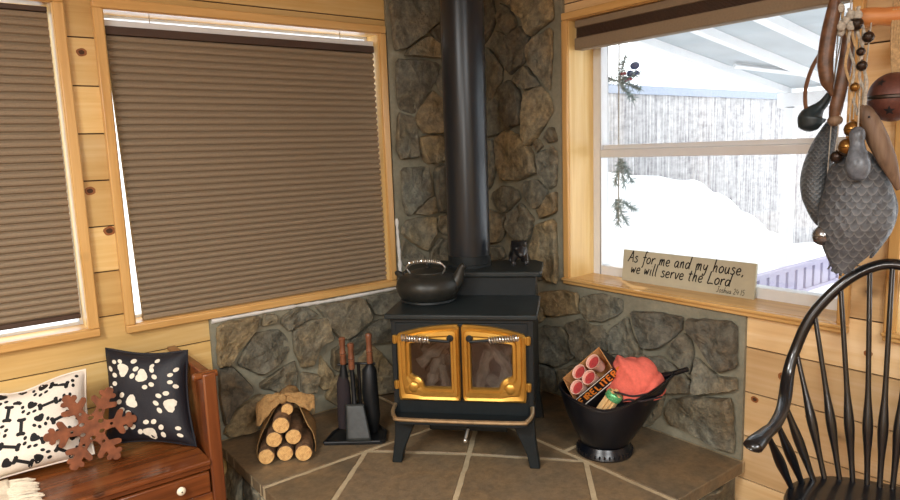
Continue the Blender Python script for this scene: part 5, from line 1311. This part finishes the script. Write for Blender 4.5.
# leather loop
o = (-.11, .05, .25)
lp = hang('leather_strap', *o, 'narrow tan leather strap curving down beside the slim carved fish', 'strap')
MB().tube(loc(smooth_path([(-.055, .04, .47), (-.075, .045, .36), (-.098, .05, .297), (-.121, .05, .25), (-.136, .055, .195), (-.137, .06, .15), (-.131, .065, .112)], 6), o), .0078, 10, squash=.5).build('strap', M['leather'], lp)
# carved fish
def fish(o, path, rad, mt, label, eye=None, tail=None, sq=.7):
    t = hang('carved_fish', *o, label, 'carved fish', None)
    P = smooth_path(path, 6); MB().tube(loc(P, o), lerp_list(rad, len(P)), 18, squash=1).build('fish_body', mt, t, smooth=70)
    if eye: MB().ball(V(eye) - V(o), .0035, 10).build('eye', M['black'], t)
    if tail:
        m = MB(); m.prism(tail, -.003, .003, Matrix(((1, 0, 0, -o[0]), (0, 0, 1, path[0][1] - o[1]), (0, 1, 0, -o[2]), (0, 0, 0, 1)))); m.build('fin', mt, t)
    return t
t = fish((-.08, -.02, .28), [(-.066, -.02, .452), (-.067, -.02, .43), (-.070, -.02, .395), (-.077, -.02, .35), (-.083, -.02, .30), (-.085, -.02, .25), (-.078, -.02, .20), (-.070, -.02, .175), (-.064, -.02, .158)],
     [.008, .014, .019, .0205, .021, .021, .018, .009, .003], M['fish'], 'slim carved brown fish hanging tail down nearest the leather strap', tail=[(-.098, .345), (-.084, .35), (-.06, .352), (-.050, .345), (-.06, .36), (-.09, .362)])
MB().tube([(.012, 0, .17), (.012, .02, .19)], .002, 6).build('hanging_cord', M['cord'], t)
t = fish((-.04, .01, .23), [(-.026, .01, .38), (-.029, .01, .345), (-.032, .01, .29), (-.037, .01, .23), (-.046, .01, .17), (-.053, .01, .125), (-.057, .01, .085)], [.008, .015, .018, .019, .0185, .018, .013], M['fish'], 'straight reddish brown wooden fish hanging between the slim fish and the bell cords')
MB().ball((-.014, -.002, -.142), (.021, .02, .017), 14).build('wooden_bead', M['fish_grey'], t)
MB().tube([(.012, 0, .14), (.01, .02, .243)], .002, 6).build('hanging_cord', M['cord'], t)
t = fish((.055, -.01, .03), [(.008, -.012, .125), (.020, -.012, .108), (.035, -.01, .075), (.055, -.008, .028), (.080, -.006, -.03), (.098, -.004, -.075), (.112, -.002, -.115)], [.008, .020, .026, .028, .024, .015, .006], M['fish_grey'], 'weathered wooden fish with a dark eye slanting down right of the large decoy', eye=(.030, -.036, .092))
MB().tube([(-.045, 0, .09), (-.03, .03, .35)], .002, 6).build('hanging_cord', M['cord'], t)
# large rust bell
o = (.088, .06, .148)
rb = hang('rust_bell', *o, 'large rusty brown jingle bell with star cut-outs at the right edge of the photo', 'bell')
MB().ball((0, 0, 0), (.066, .066, .070), 40).build('bell_body', M['rust_bell'], rb, smooth=80)
MB().lathe([(.0655, -.006), (.0685, -.003), (.0685, .003), (.0655, .006)], 48, closed=True).build('seam_band', M['bell_dark'], rb)
def star_on(mb, az, el, r):
    for k in range(1):
        ctr = V((math.cos(el) * math.cos(az), math.cos(el) * math.sin(az), math.sin(el)))
        x = V((-math.sin(az), math.cos(az), 0)); y = ctr.cross(x) * -1; y = x.cross(ctr) * -1
        pts = []
        for i in range(10):
            a = pi / 2 + i * pi / 5; rr = r if i % 2 == 0 else r * .42; pts.append((ctr + x * (math.cos(a) * rr) + y * (math.sin(a) * rr)).normalized())
        vs = [V((p.x * .0668, p.y * .0668, p.z * .0708)) for p in pts] + [V((ctr.x * .0672, ctr.y * .0672, ctr.z * .0712))]
        mb.add(vs, [(i, (i + 1) % 10, 10) for i in range(10)])
for az_, el_, r_ in ((-128, .62, .22), (-50, .5, .26), (-100, -.6, .24)):
    m = MB(); star_on(m, math.radians(az_), el_, r_); m.build('star_cutout', M['black'], rb, smooth=0)
hk = MB()
for k in range(6):
    x = -.012 + k * .006; hk.tube([(x * .4, 0, .066), (x, -.022, .15), (x * 1.1, -.045, .20), (x * 1.1, -.045, .235), (x, -.01, .262), (x, .01, .26)], .004, 6)
hk.build('raffia_hanger', M['tan_cord'], rb)

# ------------------------------------------------------------------ windsor chair (local x to the photo's left, y to the front of the seat)
CO = V((-.231, -2.231, 0)); crz = math.radians(110)
ch = thing('windsor_chair', CO, 'black continuous-arm windsor chair with turned spindles in front of the right window', 'chair', rz=crz)
SH = .45; AX = -.03
seat_o = []
for k in range(48):
    a = 2 * pi * k / 48; c, s = math.cos(a), math.sin(a)
    rx = .255; ry = .225
    x = AX + rx * abs(c) ** .85 * (1 if c > 0 else -1); y = .205 + ry * abs(s) ** .9 * (1 if s > 0 else -1)
    seat_o.append((x, y))
m = MB(); n = 48; vs = []
for sc_, z in ((.86, SH - .045), (.97, SH - .032), (1.0, SH - .012), (.985, SH - .002), (.93, SH), (.7, SH - .004), (.4, SH - .010), (.1, SH - .010)):
    for x, y in seat_o: vs.append((AX + (x - AX) * sc_, .205 + (y - .205) * sc_, z))
m.add(vs, [(i * n + k, i * n + (k + 1) % n, (i + 1) * n + (k + 1) % n, (i + 1) * n + k) for i in range(7) for k in range(n)] + [tuple(range(n)), tuple(range(7 * n, 8 * n))]); m.build('seat', M['chair'], ch, smooth=50)
half = [(.280, .335, .668), (.276, .32, .671), (.268, .28, .673), (.256, .22, .675), (.248, .12, .684), (.247, .045, .705), (.247, -.012, .752), (.242, -.035, .80), (.229, -.052, .85), (.203, -.066, .93), (.165, -.08, 1.0), (.098, -.095, 1.082), (.031, -.106, 1.130), (AX, -.110, 1.146)]
def mir(p): return (2 * AX - p[0], p[1], p[2])
bow = smooth_path(half + [mir(p) for p in reversed(half[:-1])], 6)
m = MB(); m.tube(bow, [.0175 + .0035 * math.exp(-((p.z - .72) / .06) ** 2) for p in bow], 12, squash=.8); m.build('bow', M['chair'], ch, smooth=70)
for sgn in (1, -1):
    f_ = (lambda p: p) if sgn == 1 else mir
    m = MB(); P = smooth_path([f_(p) for p in ((.297, .382, .656), (.2955, .378, .660), (.288, .354, .667), (.277, .31, .671), (.264, .25, .674))], 6)
    m.tube(P, lerp_list([.022, .030, .0295, .025, .019], len(P)), 14, squash=.72); m.build('hand_rest', M['chair_worn'] if False else M['chair'], ch, smooth=70)
def bow_at(x, side=1):
    best = min(bow, key=lambda p: abs(p.x - x) + (0 if p.z > .80 else 9)); return best
def spindle(b, t, mt=M['chair']):
    b, t = V(b), V(t); P = [b.lerp(t, k / 24) for k in range(25)]; L = (t - b).length
    R = []
    for k in range(25):
        u = k / 24 * L
        R.append(.0085 + .0075 * math.exp(-((u - min(.19, L * .5)) / .075) ** 2) - .001 * (k / 24))
    MB().tube(P, R, 10).build('spindle', mt, ch, smooth=70)
long_b = [(.121, .036), (.079, .022), (.043, .015), (.004, .014)]
long_t = [.229, .180, .108, .036]
for (x, y), tx in zip(long_b, long_t):
    for s in (1, -1):
        bx_, tx_ = (x, tx) if s == 1 else (2 * AX - x, 2 * AX - tx)
        spindle((bx_, y, SH - .008), bow_at(tx_))
spindle((AX, .014, SH - .008), bow_at(AX))
for (b, t) in (((.150, .066), (.247, .06, .695)), ((.180, .104), (.253, .19, .672)), ((.206, .15), (.268, .285, .668))):
    for s in (1, -1):
        bb = (b[0], b[1], SH - .008); tt = t
        if s == -1: bb, tt = mir(bb), mir(tt)
        spindle(bb, tt)
def turned(mb, a, b, prof):
    a, b = V(a), V(b); mb.tube([a.lerp(b, t) for t, r in prof], [r for t, r in prof], 14); return mb
lp_ = [(0, .012), (.08, .016), (.22, .021), (.25, .014), (.28, .02), (.31, .014), (.36, .018), (.55, .022), (.68, .016), (.71, .021), (.74, .015), (.9, .013), (1, .010)]
ends = []
for sx in (1, -1):
    for sy in (1, -1):
        a = (AX + sx * .16, .205 + sy * .14, SH - .03); b = (AX + sx * .235, .205 + sy * .235, 0)
        turned(MB(), a, b, lp_).build('leg', M['chair'], ch, smooth=60); ends.append((V(a), V(b)))
for i in (0, 2):
    p = ends[i][0].lerp(ends[i][1], .6); q = ends[i + 1][0].lerp(ends[i + 1][1], .6)
    turned(MB(), p, q, [(0, .007), (.3, .011), (.5, .016), (.7, .011), (1, .007)]).build('stretcher', M['chair'], ch)
p = (ends[0][0].lerp(ends[0][1], .6) + ends[1][0].lerp(ends[1][1], .6)) / 2; q = (ends[2][0].lerp(ends[2][1], .6) + ends[3][0].lerp(ends[3][1], .6)) / 2
turned(MB(), p, q, [(0, .007), (.3, .011), (.5, .016), (.7, .011), (1, .007)]).build('stretcher', M['chair'], ch)

# ------------------------------------------------------------------ outside the right window
g = MB(); g.box((-40, .6, -.4), (60, 60, -.3)); g.box((.6, -40, -.4), (60, .6, -.3)); struct(g.build('snow_ground', M['snow'], smooth=0))
ridge = [(.4, .9), (1.2, 1.30), (1.757, 1.345), (2.4, 1.29), (2.987, 1.215), (3.4, 1.06), (3.87, .84), (4.4, .6), (4.94, .40), (5.8, .34), (7, .2), (9, 0)]
def rh(x):
    for (a, ha), (b, hb) in zip(ridge, ridge[1:]):
        if a <= x <= b:
            t = (x - a) / (b - a); t = t * t * (3 - 2 * t); return ha + (hb - ha) * t
    return 0
m = MB()
def sf(u, v):
    x = .45 + 8.5 * u; y = .94 - 2.0 * v
    k = math.exp(-((y - .5) / .5) ** 2)
    return V((x, y, -.32 + (rh(x) + .32) * k + .04 * noise.noise(V((x * 1.6, y * 1.6, 0)))))
m.grid(sf, 80, 30); sb_ = m.build('snow_bank', M['snow'], None, smooth=180); struct(sb_)
pr = thing('porch_roof', (1.8, -1.5, 2.3), 'grey panelled porch roof on white rafters outside the right window', 'porch roof')
def zr(x): return 2.45 - .14 * (x - .2)
def slab(mb, xa, xb, ya, yb, d0, d1):
    mb.add([(xa, ya, zr(xa) + d0), (xb, ya, zr(xb) + d0), (xb, yb, zr(xb) + d0), (xa, yb, zr(xa) + d0), (xa, ya, zr(xa) + d1), (xb, ya, zr(xb) + d1), (xb, yb, zr(xb) + d1), (xa, yb, zr(xa) + d1)],
           [(0, 1, 2, 3), (4, 5, 6, 7), (0, 1, 5, 4), (1, 2, 6, 5), (2, 3, 7, 6), (3, 0, 4, 7)]); return mb
po = (1.8, -1.5, 2.3)
sub(slab(MB(), .14, 3.55, -3.6, -.06, .0, .03), po).build('roof_panel', M['porch_panel'], pr, smooth=0)
for y in (-.12, -.555, -.97, -1.42, -1.9, -2.4):
    w = .028 if y > -.9 else .035
    sub(slab(MB(), .14, 3.5, y - w, y + w, -.055, -.001), po).build('rafter', M['white_paint'], pr, smooth=0)
sub(slab(MB(), 3.42, 3.52, -3.6, -.06, -.17, -.055), po).build('fascia_beam', M['white_paint'], pr, smooth=0)
sub(MB().box((3.43, -.20, -.31), (3.51, -.12, zr(3.5) - .17)), po).build('post', M['white_paint'], pr, smooth=0)
bz = MB(); bz.tube([(2.39, -.24, zr(2.39) - .03), (2.90, -.53, zr(2.9) - .03)], .022, 4); sub(bz, po).build('brace', M['white_paint'], pr, smooth=0)
sc_ = thing('reed_screen', (4.5, 1.02, 0), 'tall pale reed screen under a blue-grey beam across the porch outside', 'screen')
o4 = (4.5, 1.02, 0)
sub(MB().grid(lambda u, v: V((1.0 + 7.5 * u, 1.01 + .012 * math.sin(u * 900), -.31 + 2.34 * v)), 600, 1), o4).build('reed_panel', M['reed'], sc_, smooth=0)
sub(MB().box((.9, .985, 2.02), (8.6, 1.06, 2.10)), o4).build('top_beam', M['beam_grey'], sc_, smooth=0)
for x in (1.0, 3.25, 6.0, 8.4): sub(MB().box((x - .04, 1.03, -.31), (x + .04, 1.1, 2.03)), o4).build('post', M['white_paint'], sc_, smooth=0)
ra = thing('porch_railing', (3.2, -.5, -.3), 'low grey slatted railing in the snow at the lower right of the window view', 'railing')
o5 = (3.2, -.5, -.3)
sub(MB().box((2.15, -.53, .515), (4.6, -.47, .545)), o5).build('top_rail', M['rail_grey'], ra, smooth=0)
sub(MB().box((2.15, -.52, .30), (4.6, -.48, .33)), o5).build('bottom_rail', M['rail_grey'], ra, smooth=0)
for i in range(16):
    x = 2.2 + i * .15; sub(MB().box((x, -.512, .33), (x + .105, -.488, .515)), o5).build('slat', M['rail_grey'], ra, smooth=0)
for x in (2.17, 4.55): sub(MB().box((x - .03, -.53, -.32), (x + .03, -.47, .56)), o5).build('post', M['rail_grey'], ra, smooth=0)
gl = thing('evergreen_garland', (.42, -.72, 2.0), 'wire garland of evergreen sprigs hanging outside the left side of the right window', 'garland')
og = V((.42, -.72, 2.0))
MB().tube([(0, 0, .52), (0, 0, 0), (.005, .005, -.4), (0, .0, -.86)], .004, 6).build('wire', M['cord'], gl)
def sprig(c, dirs, L, seed):
    r = random.Random(seed); m = MB(); c = V(c)
    for d in dirs:
        d = V(d).normalized(); n = 16
        m.tube([c, c + d * L], [.004, .0015], 5)
        for k in range(1, n):
            p = c + d * L * k / n
            for q in range(6):
                e = (V((r.uniform(-1, 1), r.uniform(-1, 1), r.uniform(-1, 1))).normalized() + d * .7).normalized() * r.uniform(.022, .042)
                m.tube([p, p + e], [.0026, .001], 3, cap=False)
    return m
sprig((0, 0, -.12), [(0, -1, .25), (.2, -.6, -.8), (0, -.3, .9), (-.3, .5, .2), (.2, -.9, -.35)], .13, 1).build('upper_sprig', M['needles'], gl)
sprig((0, -.01, -.52), [(0, -.2, -1), (0, .25, -1), (0, -.5, -.8)], .15, 2).build('middle_sprig', M['needles'], gl)
sprig((0, .02, -.74), [(0, -.8, -.3), (0, -.5, -.9), (0, -.15, -1)], .14, 3).build('lower_sprig', M['needles'], gl)
m = MB()
for k in range(6): m.ball((.0 + .012 * math.sin(k * 2), -.02 - .012 * k, -.10 + .018 * math.cos(k * 3)), .009, 8)
m.build('berries', M['berry'], gl)
m = MB(); m.ball((0, -.10, -.05), (.012, .03, .02), 12); m.ball((0, -.07, -.085), (.012, .02, .016), 12); m.ball((0, -.11, -.085), (.01, .014, .012), 12); m.build('ribbon_bow', M['blue_bow'], gl)
hb = MB(); hb.tube([(-.29, .1, .50), (0, 0, .52)], .006, 6); hb.build('hook', M['cord'], gl)

# ------------------------------------------------------------------ light, sky, camera
w = bpy.data.worlds.new('daylight'); SC.world = w; w.use_nodes = True
bg = w.node_tree.nodes['Background']; bg.inputs['Color'].default_value = (.93, .97, 1, 1); bg.inputs['Strength'].default_value = SKY
def area(name, loc_, rot, size, watts, colr, sy=None):
    l = bpy.data.lights.new(name, 'AREA'); l.size = size; l.energy = watts; l.color = colr
    if sy: l.shape = 'RECTANGLE'; l.size_y = sy
    o = bpy.data.objects.new(name, l); COL.objects.link(o); o.location = loc_; o.rotation_euler = rot; return o
for nm, lc, rt, sz, wt, cl_, syy in LAMPS: area(nm, lc, rt, sz, wt, cl_, syy)
s = bpy.data.lights.new('sun', 'SUN'); s.energy = SUN; s.angle = .01; s.color = (1, .96, .88); so = bpy.data.objects.new('sun', s); COL.objects.link(so)
so.rotation_euler = (-V((.45, .62, .80))).to_track_quat('-Z', 'Y').to_euler()
cam = bpy.data.cameras.new('camera'); co_ = bpy.data.objects.new('camera', cam); COL.objects.link(co_); SC.camera = co_
yaw, pit, rol = math.radians(37.481), math.radians(8.395), math.radians(-1.980)
fwd = V((math.sin(yaw) * math.cos(pit), math.cos(yaw) * math.cos(pit), -math.sin(pit))); rgt = V((math.cos(yaw), -math.sin(yaw), 0)); upv = rgt.cross(fwd)
r2 = rgt * math.cos(rol) + upv * math.sin(rol); u2 = -rgt * math.sin(rol) + upv * math.cos(rol)
co_.matrix_world = frame((-2.5105, -3.031, 1.55), r2, u2, -fwd)
cam.sensor_width = 36; cam.lens = 670.78 / 900 * 36; cam.clip_start = .05
SC.view_settings.view_transform = 'Standard'; SC.view_settings.look = 'None'; SC.view_settings.gamma = 1; SC.view_settings.exposure = EXPO
